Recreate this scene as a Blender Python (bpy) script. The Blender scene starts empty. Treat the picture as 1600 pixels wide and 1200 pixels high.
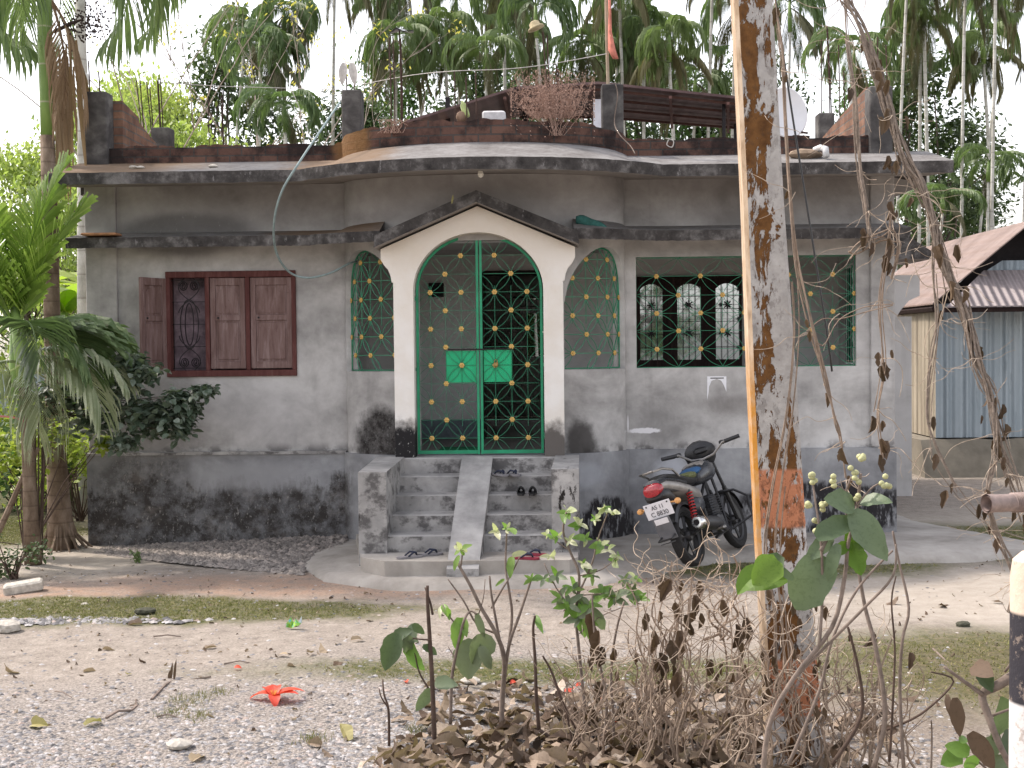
import bpy, math, random
from mathutils import Vector, Matrix, Quaternion
R=math.radians; PI=math.pi
V=Vector
sc=bpy.context.scene; COL=sc.collection
random.seed(7)
rnd=random.random
def U(a,b): return a+(b-a)*rnd()
# ---------------------------------------------------------------- camera
F=2025.; CZ=2.07
_yaw=math.atan(50/F);_p=math.atan(60/F);_rho=R(.62)
cf=V((-math.sin(_yaw)*math.cos(_p),math.cos(_yaw)*math.cos(_p),-math.sin(_p)))
_r0=V((math.cos(_yaw),math.sin(_yaw),0)); _u0=_r0.cross(cf)
cr=_r0*math.cos(_rho)-_u0*math.sin(_rho); cu=_u0*math.cos(_rho)+_r0*math.sin(_rho)
def P(px,py,Y):
    d=cf+cr*((px-800)/F)+cu*((600-py)/F); t=Y/d.y
    return V((d.x*t,Y,CZ+d.z*t))
def G(px,py,z=0):
    d=cf+cr*((px-800)/F)+cu*((600-py)/F); t=(z-CZ)/d.z
    return V((d.x*t,d.y*t,z))
cam=bpy.data.cameras.new('camera'); co=bpy.data.objects.new('camera',cam); COL.objects.link(co)
m=Matrix(((cr.x,cu.x,-cf.x,0),(cr.y,cu.y,-cf.y,0),(cr.z,cu.z,-cf.z,CZ),(0,0,0,1))); co.matrix_world=m
cam.sensor_width=36; cam.lens=F/1600*36; cam.clip_end=2000; cam.clip_start=.05; sc.camera=co
# ---------------------------------------------------------------- materials
def lin(c): return tuple((x/255/12.92 if x/255<=.04045 else ((x/255+.055)/1.055)**2.4) for x in c)
class T:
    def __init__(s,name,rough=.9,spec=.3,metal=0.):
        s.m=bpy.data.materials.new(name); s.m.use_nodes=True; s.t=s.m.node_tree; s.N=s.t.nodes; s.L=s.t.links
        s.b=s.N['Principled BSDF']; s.b.inputs['Roughness'].default_value=rough; s.b.inputs['Metallic'].default_value=metal
        s.b.inputs['Specular IOR Level'].default_value=spec; s._c=None
    def n(s,t,**k):
        x=s.N.new(t)
        for a,b in k.items(): setattr(x,a,b)
        return x
    def put(s,inp,v):
        if isinstance(v,bpy.types.NodeSocket): s.L.new(v,inp)
        elif isinstance(v,(tuple,list)) and len(v)==3 and inp.type=='RGBA': inp.default_value=(*v,1)
        else: inp.default_value=v
    def co(s):
        if s._c is None: s._c=s.n('ShaderNodeTexCoord').outputs['Object']
        return s._c
    def xyz(s):
        x=s.n('ShaderNodeSeparateXYZ'); s.L.new(s.co(),x.inputs[0]); return x.outputs
    def mp(s,scale=(1,1,1),loc=(0,0,0),v=None):
        x=s.n('ShaderNodeMapping'); s.L.new(v or s.co(),x.inputs[0]); x.inputs['Scale'].default_value=scale; x.inputs['Location'].default_value=loc; return x.outputs[0]
    def noise(s,sc_,d=4,r=.6,v=None,dist=0):
        x=s.n('ShaderNodeTexNoise'); s.L.new(v or s.co(),x.inputs['Vector']); x.inputs['Scale'].default_value=sc_; x.inputs['Detail'].default_value=d; x.inputs['Roughness'].default_value=r; x.inputs['Distortion'].default_value=dist; return x.outputs['Fac']
    def voro(s,sc_,v=None,out='Distance',feat='F1'):
        x=s.n('ShaderNodeTexVoronoi',feature=feat); s.L.new(v or s.co(),x.inputs['Vector']); x.inputs['Scale'].default_value=sc_; return x.outputs[out]
    def ramp(s,f,st,interp='LINEAR'):
        x=s.n('ShaderNodeValToRGB'); s.L.new(f,x.inputs[0]); r=x.color_ramp; r.interpolation=interp
        while len(r.elements)<len(st): r.elements.new(.5)
        for e,(p,c) in zip(r.elements,st): e.position=p; e.color=(c,c,c,1) if isinstance(c,(int,float)) else (*c,1)
        return x.outputs[0]
    def mix(s,f,a,b,mode='MIX'):
        x=s.n('ShaderNodeMix',data_type='RGBA',blend_type=mode); s.put(x.inputs[0],f); s.put(x.inputs[6],a); s.put(x.inputs[7],b); return x.outputs[2]
    def M(s,op,a,b=0.,clamp=False):
        x=s.n('ShaderNodeMath',operation=op,use_clamp=clamp); s.put(x.inputs[0],a); s.put(x.inputs[1],b); return x.outputs[0]
    def st(s,f,a,b): # smooth step
        x=s.n('ShaderNodeMapRange',interpolation_type='SMOOTHSTEP'); s.put(x.inputs[0],f); x.inputs[1].default_value=a; x.inputs[2].default_value=b; return x.outputs[0]
    def blob(s,c,r,soft=.5,amp=.4,ns=3.,axes='xz'):
        # mask of an ellipse with ragged edge, in object space
        o=s.xyz(); g={'x':0,'y':1,'z':2}
        a=s.M('DIVIDE',s.M('SUBTRACT',o[g[axes[0]]],c[0]),r[0]); b=s.M('DIVIDE',s.M('SUBTRACT',o[g[axes[1]]],c[1]),r[1])
        d=s.M('SQRT',s.M('ADD',s.M('MULTIPLY',a,a),s.M('MULTIPLY',b,b)))
        d=s.M('ADD',d,s.M('MULTIPLY',s.M('SUBTRACT',s.noise(ns,4,.65),.5),amp*2))
        return s.st(d,1+soft*.5,1-soft*.5)
    def mx(s,*f):
        r=f[0]
        for x in f[1:]: r=s.M('MAXIMUM',r,x)
        return r
    def bump(s,h,st=.3,d=.01):
        x=s.n('ShaderNodeBump'); x.inputs['Strength'].default_value=st; x.inputs['Distance'].default_value=d; s.put(x.inputs['Height'],h); s.L.new(x.outputs[0],s.b.inputs['Normal'])
    def base(s,c): s.put(s.b.inputs['Base Color'],c); return s.m
def simple(name,c,rough=.8,var=.25,sc_=12,metal=0,bump=.15,spec=.3,c2=None):
    t=T(name,rough,spec,metal); f=t.noise(sc_,5,.65)
    a=tuple(x*(1-var) for x in c); b=c2 or tuple(min(1,x*(1+var)) for x in c)
    if bump: t.bump(f,bump,.01)
    return t.base(t.ramp(f,[(.3,a),(.7,b)]))
def leafmat(name,c1,c2,c3=None,trans=.35,rough=.5,sc_=3.):
    t=T(name,rough,.35); g=t.n('ShaderNodeNewGeometry'); 
    f=t.M('ADD',t.M('MULTIPLY',g.outputs['Random Per Island'],.7),t.M('MULTIPLY',t.noise(sc_,2),.3))
    st=[(.15,c1),(.65,c2)]+([(.95,c3)] if c3 else [])
    oi=t.n('ShaderNodeObjectInfo'); hv=c3 or c2
    col=t.mix(t.M('MULTIPLY',t.st(t.noise(55,4,.7),.48,.66),.35),t.ramp(f,st),tuple(x*.55 for x in c1)); col=t.mix(t.M('MULTIPLY',oi.outputs['Random'],.4),col,(hv[0]*1.0,hv[1]*.95,hv[2]*.7)); t.base(col); t.bump(t.noise(45,3),.25,.004)
    tr=t.n('ShaderNodeBsdfTranslucent'); t.put(tr.inputs[0],t.mix(.5,col,(c2[0]*1.6,c2[1]*1.8,c2[2]*.8)))
    mx=t.n('ShaderNodeMixShader'); mx.inputs[0].default_value=trans; t.L.new(t.b.outputs[0],mx.inputs[1]); t.L.new(tr.outputs[0],mx.inputs[2])
    t.L.new(mx.outputs[0],t.N['Material Output'].inputs[0]); return t.m
MT={}
def plaster(name,ca,cb,cc,extra=None,ns=1.3):
    t=T(name,.92,.2)
    n1=t.noise(ns,6,.62,t.mp((1,1,1.3)),.4); n2=t.noise(7,5,.6); n3=t.noise(45,3,.6)
    c=t.ramp(t.M('ADD',t.M('MULTIPLY',n1,.75),t.M('MULTIPLY',n2,.25)),[(.36,ca),(.5,cb),(.66,cc)])
    # vertical streaks
    s_=t.noise(6,3,.6,t.mp((1,1,.12)))
    c=t.mix(t.M('MULTIPLY',t.st(s_,.55,.75),.22),c,tuple(x*.62 for x in ca))
    c=t.mix(t.M('MULTIPLY',t.st(n3,.62,.8),.25),c,tuple(x*.5 for x in ca))
    if extra: c=extra(t,c)
    t.bump(t.M('ADD',t.M('MULTIPLY',n2,.6),t.M('MULTIPLY',n3,.4)),.35,.008); t.base(c); return t.m
BLK=(.018,.017,.018)
def speck(t,c,mask,col=(.30,.29,.28),s=38):
    f=t.st(t.noise(s,3,.7,t.mp((1,1,.45))),.60,.70); return t.mix(t.M('MULTIPLY',f,mask),c,col)
def ex_wall(t,c):
    a=t.mx(t.blob((-4.0,1.25),(.38,.5),.9,.3),t.M('MULTIPLY',t.blob((2.05,1.42),(.42,.09),1.1,.35),.75))
    c=t.mix(t.M('MULTIPLY',a,.45),c,(.10,.085,.075))
    b=t.blob((-2.95,1.42),(.55,.33),1.2,.4); c=t.mix(t.M('MULTIPLY',b,.35),c,(.46,.45,.46))
    e=t.mx(t.blob((1.03,1.17),(.17,.03),.4,.7,9),t.blob((.87,1.24),(.008,.09),.5,.3,6)); c=t.mix(e,c,(.75,.74,.76))
    # upper mould patch and dark upper zone
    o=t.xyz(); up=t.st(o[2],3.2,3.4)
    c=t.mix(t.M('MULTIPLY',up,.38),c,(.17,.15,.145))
    p=t.blob((-3.75,3.27),(.72,.22),.5,.15); halo=t.blob((-3.75,3.33),(.84,.32),.5,.12)
    c=t.mix(t.M('MULTIPLY',halo,.35),c,(.36,.35,.345)); c=t.mix(t.M('MULTIPLY',p,.6),c,(.085,.08,.08)); c=speck(t,c,p,(.28,.27,.27),26)
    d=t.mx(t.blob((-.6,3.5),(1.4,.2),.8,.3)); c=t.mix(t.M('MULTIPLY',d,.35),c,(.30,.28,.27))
    lo=t.M('MULTIPLY',t.st(o[2],1.1,.97),t.st(t.noise(5,4,.6),.45,.6)); c=t.mix(t.M('MULTIPLY',lo,.75),c,(.05,.045,.045))
    m=t.blob((-1.62,1.12),(.31,.34),.45,.3,9); c=t.mix(t.M('MULTIPLY',m,t.ramp(t.noise(14,6,.7),[(.35,.75),(.6,1.)])),c,(.028,.025,.024))
    m2=t.M('MULTIPLY',t.blob((.36,1.08),(.16,.22),.7,.4,7),.85); c=t.mix(m2,c,(.04,.036,.034))
    return speck(t,c,m,(.16,.16,.16),42)
def ex_plinth(t,c):
    o=t.xyz()
    nz=t.M('ADD',t.M('MULTIPLY',t.M('SUBTRACT',t.noise(1.6,6,.6),.5),.9),t.M('MULTIPLY',t.M('SUBTRACT',t.noise(11,8,.75,t.mp((1,1,.6))),.5),.42))
    left=t.st(o[0],-1.9,-2.1)
    h=t.M('ADD',o[2],nz)
    h=t.M('ADD',h,t.M('MULTIPLY',t.M('SUBTRACT',t.noise(9,5,.7,t.mp((1,1,.12))),.5),.5)); mk=t.M('MULTIPLY',t.st(h,.74,.6),left)
    corner=t.blob((-4.2,.6),(.55,.5),.6,.5,3); mk=t.mx(mk,t.M('MULTIPLY',corner,.75))
    c=t.mix(t.M('MULTIPLY',mk,t.ramp(t.noise(6,9,.75),[(.38,.35),(.56,.98)])),c,(.045,.040,.037)); c=speck(t,c,t.M('MULTIPLY',mk,.8),(.30,.285,.27),44); c=t.mix(t.M('MULTIPLY',t.M('MULTIPLY',mk,t.st(t.noise(2.7,6,.7,t.mp((1,1,1.5),(7,0,0))),.5,.68)),.45),c,(.20,.18,.165))
    lip=t.M('MULTIPLY',left,t.st(o[2],.88,.975)); c=t.mix(t.M('MULTIPLY',lip,.35),c,(.22,.21,.20))
    w=t.M('MULTIPLY',t.blob((-3.0,.72),(.7,.15),.9,.5),.7); c=t.mix(w,c,(.34,.34,.35))
    r=t.mx(t.blob((.62,.2),(.3,.32),.25,.35,6),t.blob((2.9,.36),(.95,.26),.25,.3,5)); c=t.mix(t.M('MULTIPLY',r,t.st(t.noise(16,4,.7,t.mp((1,1,.3))),.36,.52)),c,(.03,.028,.03))
    wh=t.mx(t.blob((1.32,.72),(.17,.17),.9,.3,5),t.blob((2.3,.82),(.16,.07),.9,.5,8),t.blob((2.55,.3),(.25,.16),.5,.4,6),t.M('MULTIPLY',t.blob((.35,.75),(.25,.12),.9,.5,6),.6)); c=t.mix(t.M('MULTIPLY',wh,.6),c,(.55,.57,.62))
    return c
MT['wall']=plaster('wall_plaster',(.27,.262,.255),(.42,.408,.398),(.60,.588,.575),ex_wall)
MT['plinth']=plaster('plinth_plaster',(.16,.162,.17),(.25,.252,.262),(.38,.385,.395),ex_plinth)
MT['inner']=plaster('inner_plaster',(.42,.41,.40),(.50,.49,.485),(.56,.55,.545))
def ex_steps(t,c):
    o=t.xyz(); f=t.st(t.noise(5,6,.68,t.mp((1,1,1.2),(3,1,0))),.47,.62)
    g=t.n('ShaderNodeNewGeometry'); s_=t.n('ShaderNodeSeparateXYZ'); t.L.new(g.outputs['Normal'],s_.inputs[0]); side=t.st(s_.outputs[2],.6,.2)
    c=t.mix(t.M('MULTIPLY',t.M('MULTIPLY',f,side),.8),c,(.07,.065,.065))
    d=t.M('MULTIPLY',t.st(t.noise(9,5,.75,t.mp((1,1,.35))),.54,.6),t.mx(t.blob((.22,.45),(.12,.5),.3,.5,7),t.blob((-1.78,.42),(.12,.4),.3,.5,7)))
    return t.mix(d,c,(.025,.022,.02))
MT['steps']=plaster('worn_cement',(.24,.235,.23),(.34,.33,.32),(.47,.455,.44),ex_steps,2.5)
MT['apron']=plaster('apron_cement',(.25,.23,.205),(.34,.315,.285),(.43,.405,.37),None,1.5)
def slabmat():
    t=T('weathered_slab',.95,.2)
    g=t.n('ShaderNodeNewGeometry'); s_=t.n('ShaderNodeSeparateXYZ'); t.L.new(g.outputs['Normal'],s_.inputs[0])
    n1=t.noise(3,6,.65); top=t.ramp(t.M('ADD',t.M('MULTIPLY',n1,.6),t.M('MULTIPLY',t.noise(18,5,.7),.4)),[(.36,(.12,.11,.105)),(.62,(.25,.245,.24))])
    br=t.mx(t.blob((-4.5,3.95),(.9,.35),.8,.4),t.blob((-2.0,3.95),(.55,.3),.8,.4),t.blob((-2.1,3.3),(.6,.3),.8,.4)); top=t.mix(t.M('MULTIPLY',br,.75),top,(.19,.12,.065))
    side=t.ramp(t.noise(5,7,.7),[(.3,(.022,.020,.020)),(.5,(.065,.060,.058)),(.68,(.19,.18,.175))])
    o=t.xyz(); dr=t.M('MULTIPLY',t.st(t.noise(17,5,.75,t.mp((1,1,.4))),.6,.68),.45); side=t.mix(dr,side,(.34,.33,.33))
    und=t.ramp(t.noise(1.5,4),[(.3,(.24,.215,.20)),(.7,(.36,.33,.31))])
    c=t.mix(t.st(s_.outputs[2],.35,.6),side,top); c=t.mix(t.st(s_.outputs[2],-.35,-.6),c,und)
    t.bump(t.noise(20,4),.5,.01); t.base(c); return t.m
MT['slab']=slabmat()
def brick(name,c1,c2,mortar,axis,dirt=.6):
    t=T(name,.95,.15); o=t.xyz(); cx=t.n('ShaderNodeCombineXYZ'); t.L.new(o[axis],cx.inputs[0]); t.L.new(o[2],cx.inputs[1])
    b=t.n('ShaderNodeTexBrick'); t.L.new(cx.outputs[0],b.inputs[0]); b.inputs['Scale'].default_value=1; b.inputs['Brick Width'].default_value=.25; b.inputs['Row Height'].default_value=.085; b.inputs['Mortar Size'].default_value=.008
    t.put(b.inputs['Color1'],c1); t.put(b.inputs['Color2'],c2); t.put(b.inputs['Mortar'],mortar)
    c=t.mix(t.M('MULTIPLY',t.st(t.noise(3.5,6,.65),.38,.62),dirt),b.outputs[0],(.022,.018,.018))
    if axis==0:
        m=t.blob((-1.95,4.2),(.22,.3),.6,.3); c=t.mix(t.M('MULTIPLY',m,.8),c,(.22,.12,.05))
    t.bump(t.M('SUBTRACT',t.noise(25,3),b.outputs[1]),.8,.012); t.base(c); return t.m
MT['brickx']=brick('mossy_brick',(.15,.085,.065),(.10,.055,.045),(.08,.07,.065),0,.9)
MT['bricky']=brick('bare_brick',(.27,.155,.105),(.20,.11,.08),(.16,.14,.125),1,.4)
MT['column']=plaster('column_cement',(.04,.038,.038),(.085,.08,.078),(.18,.175,.165),None,3)
def whitemat():
    t=T('white_lime',.8,.25); o=t.xyz()
    n=t.noise(2.5,5,.6); c=t.ramp(n,[(.3,(.72,.66,.58)),(.65,(.82,.79,.75))])
    hi=t.st(o[2],2.6,3.1); c=t.mix(t.M('MULTIPLY',hi,.5),c,(.62,.53,.42))
    m=t.blob((-1.4,.96),(.27,.38),.45,.35,10); c=t.mix(m,c,BLK); c=speck(t,c,m,(.45,.45,.43),40)
    m2=t.M('MULTIPLY',t.blob((.1,.95),(.2,.33),.6,.5,9),.9); c=t.mix(m2,c,(.05,.04,.035))
    t.bump(t.noise(14,4),.3,.01); t.base(c); return t.m
MT['white']=whitemat()
MT['green']=simple('green_enamel',(.012,.27,.13),.38,.25,6,spec=.5)
MT['greenrod']=simple('green_rod_enamel',(.015,.19,.095),.45,.35,9,spec=.5)
MT['panel']=simple('bright_green_enamel',(.0,.40,.17),.35,.12,4,spec=.5)
MT['gold']=simple('gold_paint',(.62,.40,.13),.4,.2,60,metal=.35)
def woodmat(name,a,b,c3):
    t=T(name,.75,.2); g=t.noise(7,6,.7,t.mp((3,3,.35)),.6); c=t.ramp(g,[(.3,a),(.52,b),(.72,c3)])
    c=t.mix(t.M('MULTIPLY',t.st(t.noise(30,4,.7),.6,.75),.5),c,tuple(x*.4 for x in a)); t.bump(g,.4,.004); t.base(c); return t.m
MT['shutter']=woodmat('faded_maroon_wood',(.12,.07,.06),(.20,.13,.12),(.30,.22,.21))
MT['frame']=woodmat('maroon_frame_paint',(.075,.028,.026),(.115,.042,.038),(.17,.085,.078))
MT['darkwood']=woodmat('dark_brown_wood',(.012,.006,.006),(.022,.012,.011),(.05,.03,.026))
MT['dark']=simple('cavity_shade',(.02,.018,.02),.9)  # near-black colour that paints the shade inside hollows
MT['rust']=simple('rusty_steel',(.06,.035,.028),.8,.5,20)
MT['curtain']=simple('faded_curtain',(.20,.15,.17),.9,.6,9)
MT['iron']=simple('dark_iron',(.02,.016,.018),.6)
def polemat():
    t=T('lichened_concrete',.9,.2); o=t.xyz()
    n=t.M('ADD',t.M('MULTIPLY',t.noise(5,9,.72,t.mp((1.7,1.7,.6)),.5),.8),t.M('MULTIPLY',t.noise(26,5,.7,t.mp((1.3,1.3,.6))),.2)); xc=t.M('SUBTRACT',o[0],t.M('SUBTRACT',1.165,t.M('MULTIPLY',o[2],.061))); cen=t.M('SUBTRACT',.045,t.M('MULTIPLY',t.M('ABSOLUTE',xc),.9)); conc=t.ramp(t.noise(14,5,.65),[(.3,(.33,.31,.295)),(.7,(.50,.48,.455))])
    # ochre lichen
    lic=t.st(t.M('ADD',n,cen),.505,.52)
    lc=t.ramp(t.noise(18,4,.6),[(.3,(.085,.038,.014)),(.7,(.20,.095,.032))])
    def band(a,b): return t.M('MULTIPLY',t.st(o[2],a-.01,a+.01),t.st(o[2],b+.01,b-.01))
    bd=t.mx(band(1.207,1.479),band(.32,.585)); 
    wb=t.mx(band(.9,1.207),band(-.2,.32)); conc=t.mix(t.M('MULTIPLY',wb,.6),conc,(.62,.60,.60))
    c=t.mix(lic,conc,lc)
    c=t.mix(t.M('MULTIPLY',bd,t.st(t.noise(22,6,.72,t.mp((1.4,1.4,.7))),.60,.54)),c,(.52,.22,.12))
    dk=t.M('MULTIPLY',t.st(t.noise(16,6,.7,t.mp((1.5,1.5,.8),(5,0,0))),.55,.60),t.M('ADD',.3,t.M('MULTIPLY',t.st(o[2],1.4,.9),.5)))
    c=t.mix(dk,c,(.055,.038,.028))
    t.bump(t.M('ADD',lic,t.noise(40,3)),.8,.006); t.base(c); return t.m
MT['pole']=polemat()
MT['poleedge']=None
# ---------------------------------------------------------------- mesh builder
class MB:
    def __init__(s): s.v=[]; s.f=[]; s.mi=[]
    def add(s,vs,fs,mi=0):
        o=len(s.v); s.v+= [tuple(x) for x in vs]; s.f+=[tuple(i+o for i in f) for f in fs]; s.mi+=[mi]*len(fs)
    def box(s,a,b,mi=0,M=None):
        x0,y0,z0=a; x1,y1,z1=b
        vs=[V(p) for p in ((x0,y0,z0),(x1,y0,z0),(x1,y1,z0),(x0,y1,z0),(x0,y0,z1),(x1,y0,z1),(x1,y1,z1),(x0,y1,z1))]
        if M: vs=[M@p for p in vs]
        s.add(vs,[(0,3,2,1),(4,5,6,7),(0,1,5,4),(1,2,6,5),(2,3,7,6),(3,0,4,7)],mi)
    def bbox(s,a,b,bev=.01,mi=0,M=None): # chamfered box
        x0,y0,z0=a;x1,y1,z1=b; e=bev
        rings=[]
        for z,i in ((z0,e),(z0+e,0),(z1-e,0),(z1,e)):
            rr=[]
            for (cx,cy,sx,sy) in ((x0,y0,1,1),(x1,y0,-1,1),(x1,y1,-1,-1),(x0,y1,1,-1)):
                p=[(cx+sx*(i+e),cy+sy*i),(cx+sx*i,cy+sy*(i+e))]
                if (sx*sy)>0: p=p[::-1]
                rr+=[(q[0],q[1],z) for q in p]
            rings.append(rr)
        s.loft([[V(p) for p in r] for r in rings],mi=mi,M=M)
    def loft(s,rings,caps=True,mi=0,M=None,closed=True):
        n=len(rings[0]); vs=[p for r in rings for p in r]
        if M: vs=[M@V(p) for p in vs]
        fs=[]
        for i in range(len(rings)-1):
            for j in range(n if closed else n-1):
                k=(j+1)%n; fs.append((i*n+j,i*n+k,(i+1)*n+k,(i+1)*n+j))
        if caps: fs+= [tuple(range(n))[::-1],tuple((len(rings)-1)*n+j for j in range(n))]
        s.add(vs,fs,mi)
    def tube(s,pts,r,n=5,mi=0,caps=True):
        pts=[V(p) for p in pts]
        if len(pts)<2: return
        if not hasattr(r,'__len__'): r=[r]*len(pts)
        d=(pts[1]-pts[0]).normalized(); a=d.orthogonal().normalized(); rings=[]
        for i,p in enumerate(pts):
            if i<len(pts)-1: nd=pts[i+1]-p
            else: nd=p-pts[i-1]
            if i>0: nd=(nd.normalized()+(p-pts[i-1]).normalized())
            if nd.length>1e-9: nd.normalize(); a=(a-nd*a.dot(nd)); 
            if a.length<1e-6: a=nd.orthogonal()
            a.normalize(); b=nd.cross(a)
            rings.append([p+(a*math.cos(2*PI*j/n)+b*math.sin(2*PI*j/n))*r[i] for j in range(n)])
        s.loft(rings,caps,mi)
    def prism(s,poly,y0,y1,ax='y',mi=0):
        mk={'y':lambda p,t:(p[0],t,p[1]),'x':lambda p,t:(t,p[0],p[1]),'z':lambda p,t:(p[0],p[1],t)}[ax]
        n=len(poly); vs=[mk(p,y0) for p in poly]+[mk(p,y1) for p in poly]
        s.add(vs,[tuple(range(n)),tuple(range(2*n-1,n-1,-1))]+[(i,i+n,(i+1)%n+n,(i+1)%n) for i in range(n)],mi)
    def lathe(s,prof,c=(0,0,0),axis='z',n=16,mi=0,M=None):
        rings=[]
        for r,h in prof:
            ring=[]
            for j in range(n):
                a=2*PI*j/n; x,y=r*math.cos(a),r*math.sin(a)
                p={'z':(x,y,h),'x':(h,x,y),'y':(y,h,x)}[axis]; ring.append(V(p)+V(c))
            rings.append(ring)
        s.loft(rings,True,mi,M)
    def leaf(s,b,d,nrm,L,W,bend=.3,fold=.15,seg=4,mi=0,tip=.5,shape='ov',jag=0.):
        b=V(b); d=V(d).normalized(); n=V(nrm); n=(n-d*n.dot(d)); n=n.normalized() if n.length>1e-5 else d.orthogonal().normalized(); w=d.cross(n)
        vs=[];pos=b.copy(); ang=0
        for i in range(seg+1):
            t=i/seg; wd=W*.5*((math.sin(PI*min(1,t*.92+.05)**.75)**.8) if shape=='ov' else (1-t)**.6)
            if i==seg: wd=0.02*W
            jl,jr=(1+jag*(rnd()-.6),1+jag*(rnd()-.6)) if jag else (1,1); jz=jag*W*.25*(rnd()-.5) if jag else 0
            dd=(d*math.cos(ang)-n*math.sin(ang)); nn=(n*math.cos(ang)+d*math.sin(ang))
            vs+=[pos-w*wd*jl+nn*(fold*wd*jl+jz),pos.copy(),pos+w*wd*jr+nn*(fold*wd*jr-jz)]
            pos=pos+dd*(L/seg); ang+=bend/seg
        fs=[]
        for i in range(seg):
            a=i*3; fs+=[(a,a+1,a+4,a+3),(a+1,a+2,a+5,a+4)]
        s.add(vs,fs,mi)
    def obj(s,name,mats,parent=None,smooth=False,world=True):
        me=bpy.data.meshes.new(name); me.from_pydata(s.v,[],s.f); 
        if not isinstance(mats,(list,tuple)): mats=[mats]
        for m_ in mats: me.materials.append(m_)
        if len(mats)>1: me.polygons.foreach_set('material_index',s.mi)
        if smooth:
            me.polygons.foreach_set('use_smooth',[True]*len(s.f))
        me.update()
        o=bpy.data.objects.new(name,me); COL.objects.link(o)
        if parent:
            o.parent=parent
            if world: o.matrix_parent_inverse=WM(parent).inverted()
        return o
def fixn(o):
    import bmesh
    b=bmesh.new(); b.from_mesh(o.data); bmesh.ops.recalc_face_normals(b,faces=b.faces); b.to_mesh(o.data); b.free(); return o
def WM(o):
    return o.matrix_basis.copy() if o.parent is None else WM(o.parent)@o.matrix_parent_inverse@o.matrix_basis
def autosmooth(o,a=35):
    try: o.data.set_sharp_from_angle(angle=R(a)); o.data.polygons.foreach_set('use_smooth',[True]*len(o.data.polygons))
    except Exception: pass
    return o
def empty(name,loc,label,cat,group=None,rz=0):
    o=bpy.data.objects.new(name,None); COL.objects.link(o); o.location=loc; o.rotation_euler=(0,0,rz); o.empty_display_size=.2; return tag(o,label,cat,group)
def tag(o,label,cat,group=None,kind=None):
    if label: o['label']=label
    if cat: o['category']=cat
    if group: o['group']=group
    if kind: o['kind']=kind
    return o
def setting(o,kind='structure'): o['kind']=kind; return o
def copy_tree(src,label=None,group=None,loc=None,rz=None,scale=None):
    def rec(o,par):
        c=o.copy(); COL.objects.link(c)
        if par: c.parent=par
        for ch in list(o.children): 
            rec(ch,c)
        return c
    c=rec(src,None)
    if label: c['label']=label
    if group: c['group']=group
    if loc is not None: c.location=loc
    if rz is not None: c.rotation_euler=(0,0,rz)
    if scale is not None: c.scale=(scale,)*3 if not hasattr(scale,'__len__') else scale
    return c
def arc(c,r,a0,a1,n=8,pl='xz',y=0):
    return [V((c[0]+r*math.cos(a0+(a1-a0)*i/n),y,c[1]+r*math.sin(a0+(a1-a0)*i/n))) for i in range(n+1)]
# ================================================================ HOUSE
BX=-.605; BA=1.455; BB=.6; YW=13.5; ZF=.975
H=empty('brick_house',(BX,YW,0),'single storey grey cement house with curved porch bay, green arched gate and unfinished roof columns','house')
def ell(a,b,th): return (BX+a*math.cos(th),YW-b*math.sin(th))
def strip(mb,ths,prof):  # prof(th)->list of (a,b,z)
    rings=[]
    for th in ths:
        rings.append([V((*ell(a,b,th),z)) for a,b,z in prof(th)])
    mb.loft(rings)
NT=64; THS=[PI*i/NT for i in range(NT+1)]
def gridwall(mb,a0,a1,z0,z1,t0,t1,holes,ax='x'):
    A=sorted({a0,a1,*[h[0] for h in holes],*[h[1] for h in holes]}); Z=sorted({z0,z1,*[h[2] for h in holes],*[h[3] for h in holes]})
    A=[a for a in A if a0<=a<=a1]; Z=[z for z in Z if z0<=z<=z1]
    mk=(lambda a,t,z:(a,t,z)) if ax=='x' else (lambda a,t,z:(t,a,z))
    sol=lambda i,j: 0<=i<len(A)-1 and 0<=j<len(Z)-1 and not any(h[0]<=(A[i]+A[i+1])/2<=h[1] and h[2]<=(Z[j]+Z[j+1])/2<=h[3] for h in holes)
    q=lambda *p: mb.add([mk(*x) for x in p],[(0,1,2,3)])
    for i in range(len(A)-1):
        for j in range(len(Z)-1):
            if not sol(i,j): continue
            a,b,c,d=A[i],A[i+1],Z[j],Z[j+1]
            q((a,t0,c),(b,t0,c),(b,t0,d),(a,t0,d)); q((b,t1,c),(a,t1,c),(a,t1,d),(b,t1,d))
            if not sol(i-1,j): q((a,t1,c),(a,t0,c),(a,t0,d),(a,t1,d))
            if not sol(i+1,j): q((b,t0,c),(b,t1,c),(b,t1,d),(b,t0,d))
            if not sol(i,j-1): q((a,t1,c),(b,t1,c),(b,t0,c),(a,t0,c))
            if not sol(i,j+1): q((a,t0,d),(b,t0,d),(b,t1,d),(a,t1,d))
XL,XR=-4.66,3.6; YB=20.
WZ=(1.80,2.86); WX=(-3.935,-2.60)
def wallobj(name,args,mat='wall'):
    mb=MB(); gridwall(mb,*args[:-1],ax=args[-1]); return mb.obj(name,MT[mat],H)
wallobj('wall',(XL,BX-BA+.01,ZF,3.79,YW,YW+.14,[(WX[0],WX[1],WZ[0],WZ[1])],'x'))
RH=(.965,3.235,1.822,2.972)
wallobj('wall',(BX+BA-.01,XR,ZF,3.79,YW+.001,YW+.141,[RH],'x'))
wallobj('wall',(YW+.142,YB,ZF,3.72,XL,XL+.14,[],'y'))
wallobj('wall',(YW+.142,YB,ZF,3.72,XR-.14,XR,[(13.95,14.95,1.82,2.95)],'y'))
wallobj('wall',(XL,XR,ZF,3.72,YB+.001,YB+.14,[(-2.2,-1.2,1.8,2.9),(-.25,.55,1.9,2.8),(1.,2.2,1.5,2.9)],'x'))
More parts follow.
